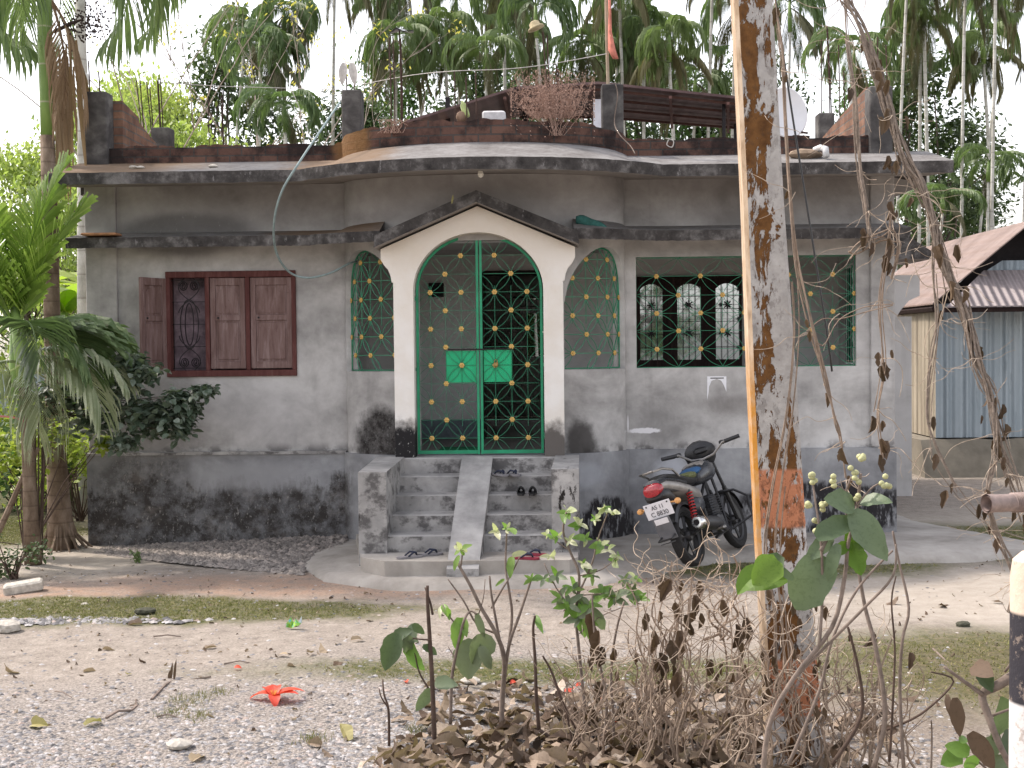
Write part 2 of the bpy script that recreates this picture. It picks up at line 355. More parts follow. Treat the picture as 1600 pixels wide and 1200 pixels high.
# interior
def inner(name,*a): 
    mb=MB(); gridwall(mb,*a[:-1],ax=a[-1]); return mb.obj(name,MT['inner'],H)
pd0=P(757,430,15.3); pd1=P(850,430,15.3)
inner('partition_wall',-2.06,XR-.14,ZF,3.15,15.3,15.42,[(pd0.x,pd1.x,ZF,pd0.z),(.93,2.32,1.25,2.86)],'x')
inner('partition_wall',YW+.145,15.3,ZF,3.15,-2.2,-2.06,[],'y')
mb=MB(); mb.box((-2.06,YW+.145,3.152),(XR-.142,YB,3.25)); mb.obj('ceiling',MT['inner'],H)
mb=MB(); mb.box((-2.2,YW+.145,.6),(XR-.142,YB,ZF-.004)); strip(mb,[PI*i/24 for i in range(25)],lambda th:[(BA-.14,BB-.13,.6),(BA-.14,BB-.13,ZF-.004),(.05,-.2,ZF-.004),(.05,-.2,.6)]); mb.obj('floor',simple('veranda_floor',(.16,.155,.15),.5,.2,3),H)
inner('partition_wall',15.42,YB,ZF,3.15,.62,.74,[],'y')
mb=MB(); mb.box((-2.0,15.26,ZF),(-1.35,15.295,1.5)); 
# skirting tint band on back wall + niche
mb=MB(); a=P(670,464,15.28); b=P(693,442,15.28); mb.bbox((a.x,15.25,a.z),(b.x,15.297,b.z),.004); o=mb.obj('wall_niche',MT['dark'],H)
mb=MB(); a=P(655,712,15.28); b=P(752,655,15.28); mb.box((a.x-.2,15.285,ZF),(b.x,15.298,b.z)); mb.obj('dado',simple('blue_grey_dado',(.13,.16,.18),.6),H)
# inner window (three arched lights) in the partition
mb=MB(); wx0,wx1,wz0,wz1=.93,2.32,1.25,2.86
lights=[]
for (pa,pb) in ((1000,1036),(1058,1096),(1118,1156)):
    lights.append((P(pa,500,15.25).x,P(pb,500,15.25).x))
zt=P(1077,443,15.25).z; zs=P(1077,452,15.25).z; zb=P(1077,562,15.25).z
# frame as vertical strips around arched lights
xs=sorted({wx0,wx1,*[x for l in lights for x in l]})
for i in range(len(xs)-1):
    a,b=xs[i],xs[i+1]; isl=any(abs(a-l[0])<1e-6 for l in lights)
    if not isl: mb.box((a,15.22,wz0),(b,15.30,wz1))
    else:
        mb.box((a,15.22,wz0),(b,15.30,zb)); n=8
        tops=[zs+(zt-zs)*math.sin(PI*k/n)**.7 for k in range(n+1)]
        for k in range(n): 
            u,w=a+(b-a)*k/n,a+(b-a)*(k+1)/n
            mb.prism([(u,tops[k]),(w,tops[k+1]),(w,wz1),(u,wz1)],15.22,15.30)
wf=fixn(mb.obj('inner_window_frame',MT['darkwood'],H))
t=T('window_glass',.03,1.); t.b.inputs['Base Color'].default_value=(.5,.54,.58,1); t.b.inputs['Metallic'].default_value=.85; glassm=t.m
for l in lights:
    mb=MB(); mb.box((l[0]-.01,15.27,zb-.01),(l[1]+.01,15.275,zt+.01)); mb.obj('pane',glassm,wf)
mb=MB()
for l in lights:
    for k in range(1,6): z=zb+(zt-zb)*k/6; mb.tube([(l[0],15.235,z),(l[1],15.235,z)],.004,4)
    for k in (1,2,3): x=l[0]+(l[1]-l[0])*k/4; mb.tube([(x,15.235,zb),(x,15.235,zt)],.004,4)
    for zc in (zb+(zt-zb)*.35,zb+(zt-zb)*.72):
        for k in range(8):
            a=2*PI*k/8; c=V(((l[0]+l[1])/2,15.235,zc)); mb.tube([c,c+V((math.cos(a),0,math.sin(a)))*.05],.007,4)
mb.obj('window_bars',MT['iron'],wf)
# pale panel and bars added in place of the lit grille window beyond
a=P(813,490,17.5); b=P(846,468,17.5); mb=MB(); mb.box((a.x,17.5,a.z),(b.x+.1,17.52,b.z))
nt=mb.obj('bright_window_panel',simple('window_daylight_paint',(.75,.70,.72),.8,.15,20),H)
mb=MB()
for k in range(1,4): mb.box((a.x+(b.x-a.x)*k/4-.004,17.485,a.z),(a.x+(b.x-a.x)*k/4+.004,17.495,b.z))
mb.box((a.x,17.485,(a.z+b.z)/2-.004),(b.x+.1,17.495,(a.z+b.z)/2+.004)); mb.box((a.x-.1,17.47,b.z+.02),(b.x+.2,17.5,b.z+.045)); mb.obj('window_panel_bars',MT['iron'],nt)
mb=MB(); mb.box((pd0.x-.04,15.27,ZF),(pd0.x+.0,15.43,pd0.z)); mb.box((pd1.x,15.27,ZF),(pd1.x+.04,15.43,pd0.z)); mb.box((pd0.x-.04,15.27,pd0.z),(pd1.x+.04,15.43,pd0.z+.05)); mb.obj('door_frame',MT['darkwood'],H)
# corner pilasters and bands
def boxpart(name,a,b,mat,bev=.008,par=None):
    mb=MB(); mb.bbox(a,b,bev); return mb.obj(name,MT[mat] if isinstance(mat,str) else mat,par or H)
boxpart('pilaster',(XL-.12,YW-.035,ZF+.003),(-4.45,YW+.1,3.785),'wall')
boxpart('pilaster',(3.375,YW-.04,ZF+.003),(XR+.02,YW+.1,3.785),'wall')
# plinth
mb=MB(); mb.box((-4.80,YW-.06,-.3),(BX-BA,YB+.1,ZF+.002)); mb.box((BX+BA,YW-.06,-.3),(XR+.03,YB+.1,ZF+.002))
mb.obj('plinth',MT['plinth'],H)
mb=MB(); strip(mb,THS,lambda th:[(BA+.035,BB+.03,-.3),(BA+.035,BB+.03,ZF+.004),(BA-.3,BB-.25,ZF+.004),(BA-.3,BB-.25,-.3)]); autosmooth(fixn(mb.obj('bay_plinth',MT['plinth'],H)))
# plaster lip between wall and plinth
mb=MB(); rs=random.Random(4)
for (a,b,y) in ((-4.8,-2.07,YW-.07),):
    n=40; 
    top=[(a+(b-a)*i/n, ZF+.012+.012*rs.random()) for i in range(n+1)]
    for i in range(n): mb.prism([(top[i][0],ZF-.012),(top[i+1][0],ZF-.012),top[i+1],top[i]],y,YW+.005)
mb.obj('plinth_lip',MT['steps'],H)
# bay wall
sill=1.822
GW=.70
def inop(th): 
    x=BX+BA*math.cos(th); d=math.degrees(th); d=d if d<90 else 180-d
    return 6<=d<=56
def ztop(th):
    d=math.degrees(th); d=d if d<90 else 180-d
    t_=(d-31)/25.2; return 2.40+.66*math.sqrt(max(0,1-t_*t_))
ths=sorted(set(THS+[R(6),R(56),R(124),R(174)]+[R(6+50*i/28) for i in range(29)]+[R(174-50*i/28) for i in range(29)]))
g0=math.acos(GW/BA); g1=PI-g0
def seg(t0,t1,lo,hi,name='bay_wall'):
    mb=MB(); tt=[t for t in ths if t0-1e-6<=t<=t1+1e-6]
    if tt[0]>t0+1e-4: tt=[t0]+tt
    if tt[-1]<t1-1e-4: tt=tt+[t1]
    strip(mb,tt,lambda th:[(BA,BB,lo(th)),(BA,BB,hi(th)),(BA-.12,BB-.12,hi(th)),(BA-.12,BB-.12,lo(th))]); return autosmooth(fixn(mb.obj(name,MT['wall'],H)))
seg(0,g0,lambda t:ZF,lambda t:sill); seg(g1,PI,lambda t:ZF,lambda t:sill)
seg(0,PI,lambda t:3.12,lambda t:4.0)
for (a,b) in ((0,R(6)),(R(56),g0),(g1,R(124)),(R(174),PI)): 
    if b>a: seg(a,b,lambda t:sill,lambda t:3.12)
seg(R(6),R(56),ztop,lambda t:3.12); seg(R(124),R(174),ztop,lambda t:3.12)
# ---------------------------------------------------------------- porch arch
YP=12.74
mb=MB(); gh=.64; gx=-.638
inner_=[]; outer_=[]
def addp(i,o): inner_.append(i); outer_.append(o)
for k in range(7): z=ZF+(2.62-ZF)*k/6; addp((-gh,z),(-.835,ZF+(2.70-ZF)*k/6))
cb=[(-.835,2.70),(-.85,2.705),(-.86,2.77),(-.885,2.83),(-.925,2.875),(-.955,2.93),(-.955,3.03)]
n=len(cb)
for k in range(1,n): 
    t_=k/n*.45; a=PI-t_*PI/2*1.0; addp((gh*math.cos(a),2.62+.565*math.sin(a)),cb[k])
for k in range(1,9):
    t_=.39+.61*k/8; a=PI-t_*PI/2; addp((gh*math.cos(a),2.62+.565*math.sin(a)),(-.955+.955*k/8,3.03+.41*k/8))
L=list(zip(inner_,outer_)); Rr=[((-i[0],i[1]),(-o[0],o[1])) for i,o in L[-2::-1]]; L+=Rr
rings=[[V((gx+o[0],YP,o[1])),V((gx+i[0],YP,i[1])),V((gx+i[0],YP+.24,i[1])),V((gx+o[0],YP+.24,o[1]))] for i,o in L]
mb.loft(rings); autosmooth(fixn(mb.obj('porch_arch',MT['white'],H)),25)
# gable canopy
mb=MB(); ax_=gx; 
pt=[(-1.0,3.035),(-.99,3.155),(0,3.575),(.98,3.165),(.99,3.045),(0,3.462)]
mb.prism([(ax_+a,b) for a,b in pt],12.56,13.3); fixn(mb.obj('gable_canopy',MT['slab'],H))
# lower canopy
def wallY(x):
    u=(x-BX)/BA; return YW if abs(u)>=1 else YW-BB*math.sqrt(1-u*u)
def slab(name,x0,x1,flat,a,b,zt,zb,zw,zwb,bul=0,n=120,thick=.02):
    mb=MB(); rings=[]; r_=random.Random(3)
    for i in range(n+1):
        x=x0+(x1-x0)*i/n; u=(x-BX)/a; yf=flat
        if abs(u)<1: 
            yb=YW-b*math.sqrt(1-u*u); k=.03; yf=min(flat,yb); 
        j=r_.uniform(-.003,.003); yw=wallY(x); add=bul*max(0,1-((x-BX)/BA)**2)**.5 if abs((x-BX)/BA)<1 else 0
        rings.append([V((x,yw+.08,zwb)),V((x,yf,zb+j)),V((x,yf-.004,zt+j*.5)),V((x,yw+.08,zw+add))])
    mb.loft(rings); return autosmooth(fixn(mb.obj(name,MT['slab'],H)),30)
slab('lower_canopy',-4.82,gx-.95,13.02,2.0,.98,3.205,3.10,3.305,3.16,.07)
slab('lower_canopy',gx+.94,3.66,13.02,2.0,.98,3.205,3.10,3.305,3.16,.07)
CR=P(1490,262,12.7).x; CLf=P(76,280,12.7).x
slab('roof_eave',CLf,CR,12.7,2.1,1.5,3.815,3.70,4.035,3.78,.08)
# side eaves + main roof slab
for (x0,x1,xi) in ((CLf,-4.62,1),(3.58,CR,-1)):
    mb=MB(); zo,zi=(3.815,4.03); y0=YW+.08
    if xi==1: pr=[(x0,3.70),(x0,3.815),(x1,4.03),(x1,3.78)]
    else: pr=[(x1,3.70),(x1,3.815),(x0,4.03),(x0,3.78)]
    mb.prism(pr,y0,YB+.7); fixn(mb.obj('side_eave',MT['slab'],H))
mb=MB(); mb.box((-4.615,YW+.082,3.725),(3.575,YB+.7,4.028)); mb.obj('roof_slab',MT['slab'],H)
# parapet of bricks
rs=random.Random(11)
mb=MB(); rings=[]; n=200
for i in range(n+1):
    x=-4.55+(3.55+4.55)*i/n; u=(x-BX)/BA; y=wallY(x); bul=.07*math.sqrt(1-u*u) if abs(u)<1 else 0
    zt_=4.185+bul*1.35+.03*(abs(u)<1)+ (rs.random()*.018 if int(i/6)%3 else -.012)
    rings.append([V((x,y-.005,4.0)),V((x,y-.005,zt_)),V((x,y+.12,zt_)),V((x,y+.12,4.0))])
mb.loft(rings); fixn(mb.obj('parapet',MT['brickx'],H))
def column(x0,x1,y,z0,z1,th=.22):
    mb=MB(); mb.bbox((x0,y,z0),(x1,y+th,z1),.012); return mb.obj('roof_column',MT['column'],H)
def colpx(pa,pb,pt,Y,z0=4.0,th=.22):
    a=P(pa,pt,Y); b=P(pb,pt,Y); return column(a.x,b.x,Y,z0,a.z,th)
c1=colpx(130,166,143,13.44,3.95); c2=colpx(533,564,140,13.46); c3=colpx(940,974,131,13.46); c4=colpx(1359,1395,134,13.44,3.95)
c5=colpx(236,265,199,15.9,3.95); c6=colpx(1279,1304,176,15.9,3.95)
def rebar(par,pa,pb,Y,ztop_px,zbase,lean=0,r=.0075):
    a=P(pa,ztop_px,Y); mb=MB(); mb.tube([(P(pb,ztop_px,Y).x,Y,zbase),((a.x+P(pb,ztop_px,Y).x)/2+.006,Y,(a.z+zbase)/2),(a.x,Y,a.z)],r,5); return mb.obj('rebar',MT['rust'],par)
for (a,b,t_) in ((138,139,95),(154,155,112)): rebar(c1,a,b,13.55,t_,4.7)
for (a,b,t_) in ((213,222,125),(219,224,128),(229,237,128),(234,239,135),(247,250,122),(250,254,122),(246,249,126)): rebar(c5,a,b,16.,t_,4.5)
for (a,b,t_) in ((325,325,150),(347,348,140),(345,349,150)): rebar(H,a,b,17.,t_,3.95)
for (a,b,t_) in ((540,541,98),(552,552,100)): rebar(c2,a,b,13.56,t_,4.6)
for (a,b,t_) in ((608,610,60),(614,615,55),(624,625,46),(626,627,60)): rebar(H,a,b,13.2,t_,4.1)
for (a,b,t_) in ((710,710,112),(728,728,120),(743,743,112)): rebar(H,a,b,13.0,t_,4.1)
for (a,b,t_) in ((855,858,55),(848,858,50),(872,873,108),(869,871,100)): rebar(H,a,b,13.0,t_,4.1)
for (a,b,t_) in ((1283,1283,62),(1292,1297,40),(1293,1300,45),(1310,1312,70),(1318,1319,110)): rebar(c6,a,b,16.,t_,4.5)
for (a,b,t_) in ((1371,1371,58),(1384,1385,70)): rebar(c4,a,b,13.55,t_,4.7)
# brick side walls (stepped)
def sidewall(x0,x1,pts):
    mb=MB(); mb.prism(pts,x0,x1,ax='x'); return fixn(mb.obj('side_parapet',MT['bricky'],H))
zc=lambda px,py,Y:P(px,py,Y).z
sidewall(-4.54,-4.42,[(13.66,3.98),(13.66,zc(166,158,13.66)),(14.2,4.62),(14.25,4.56),(14.9,4.42),(14.95,4.36),(15.9,4.30),(15.9,3.98)])
sidewall(-4.54,-4.42,[(16.13,3.98),(16.13,4.32),(17.0,4.2),(18.5,4.1),(18.5,3.98)])
sidewall(3.38,3.50,[(13.66,3.98),(13.66,zc(1359,136,13.66)),(15.9,4.52),(15.9,3.98)])
sidewall(3.38,3.50,[(16.13,3.98),(16.13,4.48),(16.6,4.3),(18.2,4.12),(18.2,3.98)])
# ---------------------------------------------------------------- shuttered window
WN=empty('shuttered_window',(0,0,0),None,None); WN.parent=H; WN.matrix_parent_inverse=Matrix.Translation(-H.location); del_keys=[k for k in WN.keys()]
# (an Empty part would hide its pieces: use the frame mesh as the part instead)
bpy.data.objects.remove(WN)
fx=[P(p,510,YW).x for p in (261,325,388,459)]; z0,z1=WZ; x0,x1=WX
mb=MB(); y0,y1=YW-.03,YW+.09; w=.045
mb.bbox((x0-.01,y0,z0-.02),(x1+.02,y1,z0+w),.004); mb.bbox((x0-.01,y0,z1-w),(x1+.02,y1,z1+.02),.004)
for x in (x0+w/2-.01,fx[1],fx[2],x1-w/2+.02): mb.bbox((x-w/2,y0+.002,z0+w),(x+w/2,y1,z1-w),.004)
wfr=mb.obj('window_frame',MT['frame'],H)
def shutter(xa,xb,y,name='shutter',ang=0,piv=None):
    mb=MB(); h0,h1=z0+.06,z1-.05; s=.055; M_=None
    if ang: M_=Matrix.Translation(piv)@Matrix.Rotation(ang,4,'Z')@Matrix.Translation(-V(piv))
    def bb(a,b,c=.004,mi=0): mb.bbox(a,b,c,mi,M_)
    bb((xa,y,h0),(xa+s,y+.03,h1)); bb((xb-s,y,h0),(xb,y+.03,h1))
    mid=h0+(h1-h0)*.56
    for (a,b) in ((h0,h0+.075),(mid-.03,mid+.03),(h1-.08,h1)): bb((xa+s,y+.002,a),(xb-s,y+.028,b))
    bb((xa+s,y+.016,h0+.075),(xb-s,y+.024,mid-.03),.002); bb((xa+s,y+.016,mid+.03),(xb-s,y+.024,h1-.08),.002)
    # raised field panels
    bb((xa+s+.02,y+.008,h0+.095),(xb-s-.02,y+.018,mid-.05),.006)
    aa=xa+s+.02; bb_=xb-s-.02; n=8; tz=h1-.16
    poly=[(aa,mid+.05),(bb_,mid+.05)]+[(bb_-(bb_-aa)*k/n, tz+.06*math.sin(PI*k/n)**.6) for k in range(n+1)]
    o_=MB(); o_.prism(poly,y+.008,y+.018)
    if M_: o_.v=[tuple(M_@V(v)) for v in o_.v]
    mb.add(o_.v,o_.f)
    s_=fixn(mb.obj(name,MT['shutter'],wfr)); 
    k=MB(); p=V((xa+s+.03,y-.006,mid)); p=M_@p if M_ else p; k.lathe([(.001,-.004),(.011,-.002),(.011,.004),(.001,.008)],p,'y',8); k.obj('shutter_knob',MT['iron'],wfr); return s_
shutter(fx[1]+.028,fx[2]-.028,YW-.012); shutter(fx[2]+.028,x1-.022,YW-.012)
shutter(x0-.005-.385,x0-.005,YW-.035,ang=R(66),piv=(x0-.005,YW-.03,0))
mb=MB(); mb.box((x0+.02,YW+.17,z0),(x1,YW+.18,z1)); mb.obj('curtain',MT['curtain'],wfr)
# scroll grille
mb=MB(); ga,gb=x0+.035,fx[1]-.025; gc=(ga+gb)/2; gy=YW+.045; zc_=(z0+z1)/2; hh=(z1-z0)/2-.06
for k in (-.98,-.5,0,.5,.98): mb.tube([(ga,gy,zc_+hh*k),(gb,gy,zc_+hh*k)],.005,4)
def curve(f,n=24,r=.006): mb.tube([V((gc+f(t/n)[0],gy,zc_+f(t/n)[1])) for t in range(n+1)],r,4)
curve(lambda t:(.095*math.cos(2*PI*t),.26*math.sin(2*PI*t)),32); curve(lambda t:(.045*math.cos(2*PI*t),.22*math.sin(2*PI*t)),32)
for s in (-1,1):
    for q in (-1,1):
        curve(lambda t:(s*.11*math.cos(PI*1.5*t), q*(.12+.40*t)))
        curve(lambda t:(s*(.06+.055*(1-t)*math.cos(5*PI*t)*1), q*(.40+.055*math.sin(5*PI*t)*(1-t*.7))))
mb.obj('scroll_grille',MT['iron'],wfr)
# ---------------------------------------------------------------- grilles
def lattice(fn,inside,us,zs,r=.0032,par=None,name='grille',ros=None,thick_u=()):
    mb=MB(); 
    def line(a,b,bow=0,n=10,rr=r):
        pts=[]; dx,dz=b[0]-a[0],b[1]-a[1]; L=math.hypot(dx,dz); nx,nz=-dz/L,dx/L
        run=[]
        for k in range(n+1):
            t_=k/n; o_=bow*4*t_*(1-t_)*L; u,z=a[0]+dx*t_+nx*o_,a[1]+dz*t_+nz*o_
            if inside(u,z): run.append(fn(u,z))
            else:
                if len(run)>1: mb.tube(run,rr,4,caps=False)
                run=[]
        if len(run)>1: mb.tube(run,rr,4,caps=False)
    for u in us: line((u,zs[0]-.3),(u,zs[-1]+.3),0,60)
    for z in zs: line((us[0]-.2,z),(us[-1]+.2,z),0,40)
    pos=[]
    for i,u in enumerate(us):
        for j,z in enumerate(zs):
            if (i+j)%2: continue
            if inside(u,z): pos.append((u,z))
            for di,dj in ((1,1),(1,-1)):
                ii,jj=i+di,j+dj
                ub=us[ii] if ii<len(us) else u+(us[1]-us[0]); zb_=zs[jj] if 0<=jj<len(zs) else z+dj*(zs[1]-zs[0])
                for bw in (.13,-.13): line((u,z),(ub,zb_),bw,12)
            if i==0:
                for dj in (1,-1):
                    for bw in (.13,-.13): line((u,z),(u-(us[1]-us[0]),z+dj*(zs[1]-zs[0])),bw,12)
    return mb,pos
rosme=MB()
for k in range(6):
    a=2*PI*k/6; c=V((math.cos(a)*.017,-.006,math.sin(a)*.017)); rosme.lathe([(.001,-.006),(.010,-.003),(.0115,.004),(.001,.006)],c,'y',8)
rosme.lathe([(.001,-.014),(.009,-.010),(.012,0),(.001,.004)],(0,-.004,0),'y',8)
ros0=None
def rosette(par,p,rz=0):
    global ros0
    if ros0 is None: ros0=rosme.obj('rosette',MT['gold']); o=ros0
    else: o=bpy.data.objects.new('rosette',ros0.data); COL.objects.link(o)
    o.parent=par; o.matrix_parent_inverse=WM(par).inverted(); o.location=p; o.rotation_euler=(0,0,rz)
# gate
YG=12.92; gl=gx-.625; gr=gx+.625; gb=ZF+.02; gsp=2.62; gra=.555
def gate_in(u,z):
    if not(gl+.02<u<gr-.02 and z>gb+.02): return False
    return z<gsp or ((u-gx)/(.605))**2+((z-gsp)/(gra-.02))**2<1
mb=MB()
def archpts(hw,ra): return [(gx-hw,gb),(gx-hw,gsp)]+[(gx+hw*math.cos(PI-PI*k/20),gsp+ra*math.sin(PI*k/20)) for k in range(1,20)]+[(gx+hw,gsp),(gx+hw,gb)]
A=archpts(.63,.56);B=archpts(.605,.535)
mb.loft([[V((a[0],YG-.012,a[1])),V((b[0],YG-.012,b[1])),V((b[0],YG+.022,b[1])),V((a[0],YG+.022,a[1]))] for a,b in zip(A,B)])
mb.box((gl+.02,YG-.010,gb),(gx-.026,YG+.02,gb+.035)); mb.box((gx+.026,YG-.010,gb),(gr-.02,YG+.02,gb+.035))
for a,b in ((gx-.030,gx-.006),(gx+.006,gx+.030)): mb.box((a,YG-.016,gb-.004),(b,YG+.018,gsp+.53))
GT=fixn(mb.obj('gate',MT['green'],H))
dz=28.5/2025*YG; zt0=P(700,457,YG).z
cols=[P(x,570,YG).x for x in (673.6,697,721.6)]+[P(x,570,YG).x for x in (774,799.5,824.5)]
zs=[zt0+dz*2-dz*k for k in range(12)]
def gfn(u,z): return V((u,YG,z))
for us_,par_off,lo,hi in ((cols[:3],0,gl,gx-.03),(cols[3:],0,gx+.03,gr)):
    ins=lambda u,z,lo=lo,hi=hi: lo<u<hi and gate_in(u,z)
    off=0
    # rows: first col rosettes at zt0 + odd..., make parity match photo
    mbb,pos=lattice(gfn,ins,us_,zs[0:])
    mbb.obj('gate_bars',MT['greenrod'],GT)
    for p in pos: rosette(GT,(p[0],YG-.006,p[1]))
for (a,b,c,d) in ((697,744,548,598),(756,800,546,597)):
    p=P(a,d,YG); q=P(b,c,YG); mb=MB(); mb.bbox((p.x,YG+.006,p.z),(q.x,YG+.012,q.z),.001); g_=mb.obj('gate_panel',MT['panel'],GT)
mb=MB(); a=P(700,547,YG); b=P(800,545,YG); mb.tube([(a.x,YG-.02,a.z+.004),(b.x,YG-.02,a.z+.004)],.007,6); mb.obj('gate_bolt',MT['iron'],GT)
mb=MB(); p=P(775,568,YG); mb.bbox((p.x-.022,YG-.04,p.z-.03),(p.x+.022,YG-.015,p.z+.015),.005); mb.tube([V((p.x+.015*math.cos(a),YG-.027,p.z+.015+.025*math.sin(a))) for a in [PI*k/8 for k in range(9)]],.004,6); mb.obj('padlock',simple('brass',(.35,.24,.1),.4,.2,metal=.8),GT)
for (x,y) in ((649,577),(649,467),(853,570),(853,460),(853,680)):
    p=P(x,y,YG); mb=MB(); mb.bbox((p.x-.03,YG-.03,p.z-.018),(p.x+.012,YG+.01,p.z+.018),.004); mb.tube([(p.x-.01,YG-.03,p.z-.03),(p.x-.01,YG-.03,p.z+.03)],.010,6); mb.obj('hinge',MT['greenrod'],GT)
mb=MB(); mb.bbox((gx-.46,13.3,ZF+.003),(gx-.05,13.7,ZF+.03),.01); tag(mb.obj('doormat',simple('green_mat',(.01,.14,.06),.95,.4,40)), 'green doormat lying on the veranda floor behind the left leaf of the gate','doormat')
# side bay grilles
for side in (1,-1):
    def cf_(u,z,side=side):
        th=u/1.1; th=th if side==1 else PI-th
        return V((*ell(BA-.06,BB-.06,th),z))
    def cin(u,z): 
        th=u/1.1; return R(6)<th<R(56) and sill<z<ztop(th)-.005
    us=[1.1*R(d) for d in (10,18,26,34,42,50)]
    zr=[P(900,d,13.1).z for d in (405,433,463,492,521,551)]
    zz=[zr[0]+.36,zr[0]+.18]+[zr[0]-.1895*k for k in range(6)]
    mb,pos=lattice(cf_,cin,us,zz,.0056)
    # edge frame
    fr=[cf_(1.1*R(6.5),sill+.01)]+[cf_(1.1*R(6.5+49*k/24),min(ztop(R(6.5+49*k/24))-.012,9)) for k in range(25)]
    mb.tube(fr,.009,4); mb.tube([cf_(1.1*R(6.5+49*k/12),sill+.012) for k in range(13)],.009,4)
    g_=mb.obj('bay_grille',MT['greenrod'],H)
    for (u,z) in pos:
        th=u/1.1; th=th if side==1 else PI-th; nx,ny=math.cos(th)/BA,-math.sin(th)/BB
        rosette(g_,cf_(u,z)+V((nx,ny,0)).normalized()*.006,math.atan2(ny,nx)+PI/2)
# right window grille
YR=YW+.05
def rin(u,z): return RH[0]<u<RH[1] and RH[2]<z<RH[3]
us=[P(x,500,YR).x for x in (1026,1060,1094.5,1129,1163,1197,1232,1266,1301,1335)]; zz=[P(1094,y,YR).z for y in (403,431,461,489,516.5,545,573)]
us=[us[0]-(us[1]-us[0])]+us
mb,pos=lattice(lambda u,z:V((u,YR,z)),rin,us,zz,.0034)
for (a,b) in (((RH[0],RH[2]),(RH[1],RH[2])),((RH[0],RH[3]),(RH[1],RH[3])),((RH[0],RH[2]),(RH[0],RH[3])),((RH[1],RH[2]),(RH[1],RH[3]))):
    mb.tube([(a[0],YR,a[1]),(b[0],YR,b[1])],.008,4)
g_=mb.obj('window_grille',MT['greenrod'],H)
for (u,z) in pos:
    if RH[2]+.03<z<RH[3]-.03: rosette(g_,(u,YR-.006,z),0)
# side opening grille with green mesh
mb=MB(); xs_=XR-.07
for k in range(9): y=13.97+k*.12; mb.tube([(xs_,y,1.83),(xs_,y,2.94)],.008,4)
for k in range(7): z=1.86+k*.18; mb.tube([(xs_,13.95,z),(xs_,14.95,z)],.006,4)
for k in range(8):
    for j in range(6):
        c=V((xs_,14.03+k*.12,1.95+.18*j)); mb.tube([c+V((0,.06*math.cos(a),.09*math.sin(a))) for a in [2*PI*i/10 for i in range(11)]],.006,4)
mb.obj('side_window_grille',MT['green'],H)
mb=MB()
for k in range(30):
    y=14.3+k*.018; mb.box((xs_-.08+.02*math.sin(k*1.3),y,1.84),(xs_-.076+.02*math.sin(k*1.3),y+.018,2.9))
mb.obj('green_curtain',simple('green_cloth',(.01,.13,.07),.9,.5,8),H)
# ---------------------------------------------------------------- stairs
def sxz(px,py,Y): p=P(px,py,Y); return p.x,p.z
YS=12.74; nR=5; plat=.20; rise=(ZF-plat)/5; tr=.25
xs0=P(634,760,12.6).x; xs1=P(864,760,12.6).x; rampL0,rampR0=P(722,727,12.72),P(769,727,12.72)
for k in range(5):
    z1_=plat+rise*(k+1); y=YS-.02-tr*(4-k)
    if k==4: y=YS-.02
    spread=.035*(4-k)
    mb=MB(); mb.bbox((xs0-.15,y,0),(xs1+.15,y+tr+.03 if k<4 else 13.06,z1_-(.0 if k<4 else .001)),.012)
    mb.obj('step',MT['steps'],H)
def cheek(pts_x,name='stair_cheek'):
    a,b=pts_x
    mb=MB(); yf=11.66; yb=12.80
    mb.loft([[V((a[0],yf,.0)),V((b[0],yf,.0)),V((b[0],yf,a[1])),V((a[0],yf,a[1]))],[V((a[2],yb,0)),V((b[2],yb,0)),V((b[2],yb,ZF+.01)),V((a[2],yb,ZF+.01))]]); return fixn(mb.obj(name,MT['steps'],H))
zc1=P(580,738,11.66).z; zc2=P(880,733,11.66).z
cheek(((P(560,800,11.66).x,zc1,P(590,720,12.8).x),(P(604,800,11.66).x,zc1,P(633,720,12.8).x)))
cheek(((P(862,800,11.66).x,zc2,P(868,720,12.8).x),(P(905,800,11.66).x,zc2,P(905,720,12.8).x)))
# ramp
mb=MB(); a,b=P(722,727,12.70),P(770,727,12.70); c,d=P(698,885,11.2),P(748,885,11.2); z0_=.02
top0,top1=ZF+.004,.14
mb.loft([[V((a.x,12.74,0)),V((b.x,12.74,0)),V((b.x,12.74,top0)),V((a.x,12.74,top0))],[V((a.x-.005,12.60,0)),V((b.x-.003,12.60,0)),V((b.x-.003,12.60,top0-.05)),V((a.x-.005,12.60,top0-.05))],[V((c.x,11.16,0)),V((d.x,11.16,0)),V((d.x,11.16,top1)),V((c.x,11.16,top1))]])
fixn(mb.obj('ramp',MT['steps'],H))
mb=MB(); pl=[(P(563,880,11.4).x,11.45),(P(600,890,11.2).x,11.24),(P(690,890,11.2).x,11.20),(P(760,890,11.2).x,11.22),(P(890,885,11.2).x,11.24),(P(904,880,11.3).x,11.4),(P(905,868,12.3).x,12.9),(-1.9,12.9)]
mb.prism(pl,0.0,plat,ax='z'); fixn(mb.obj('stair_landing',MT['apron'],H))
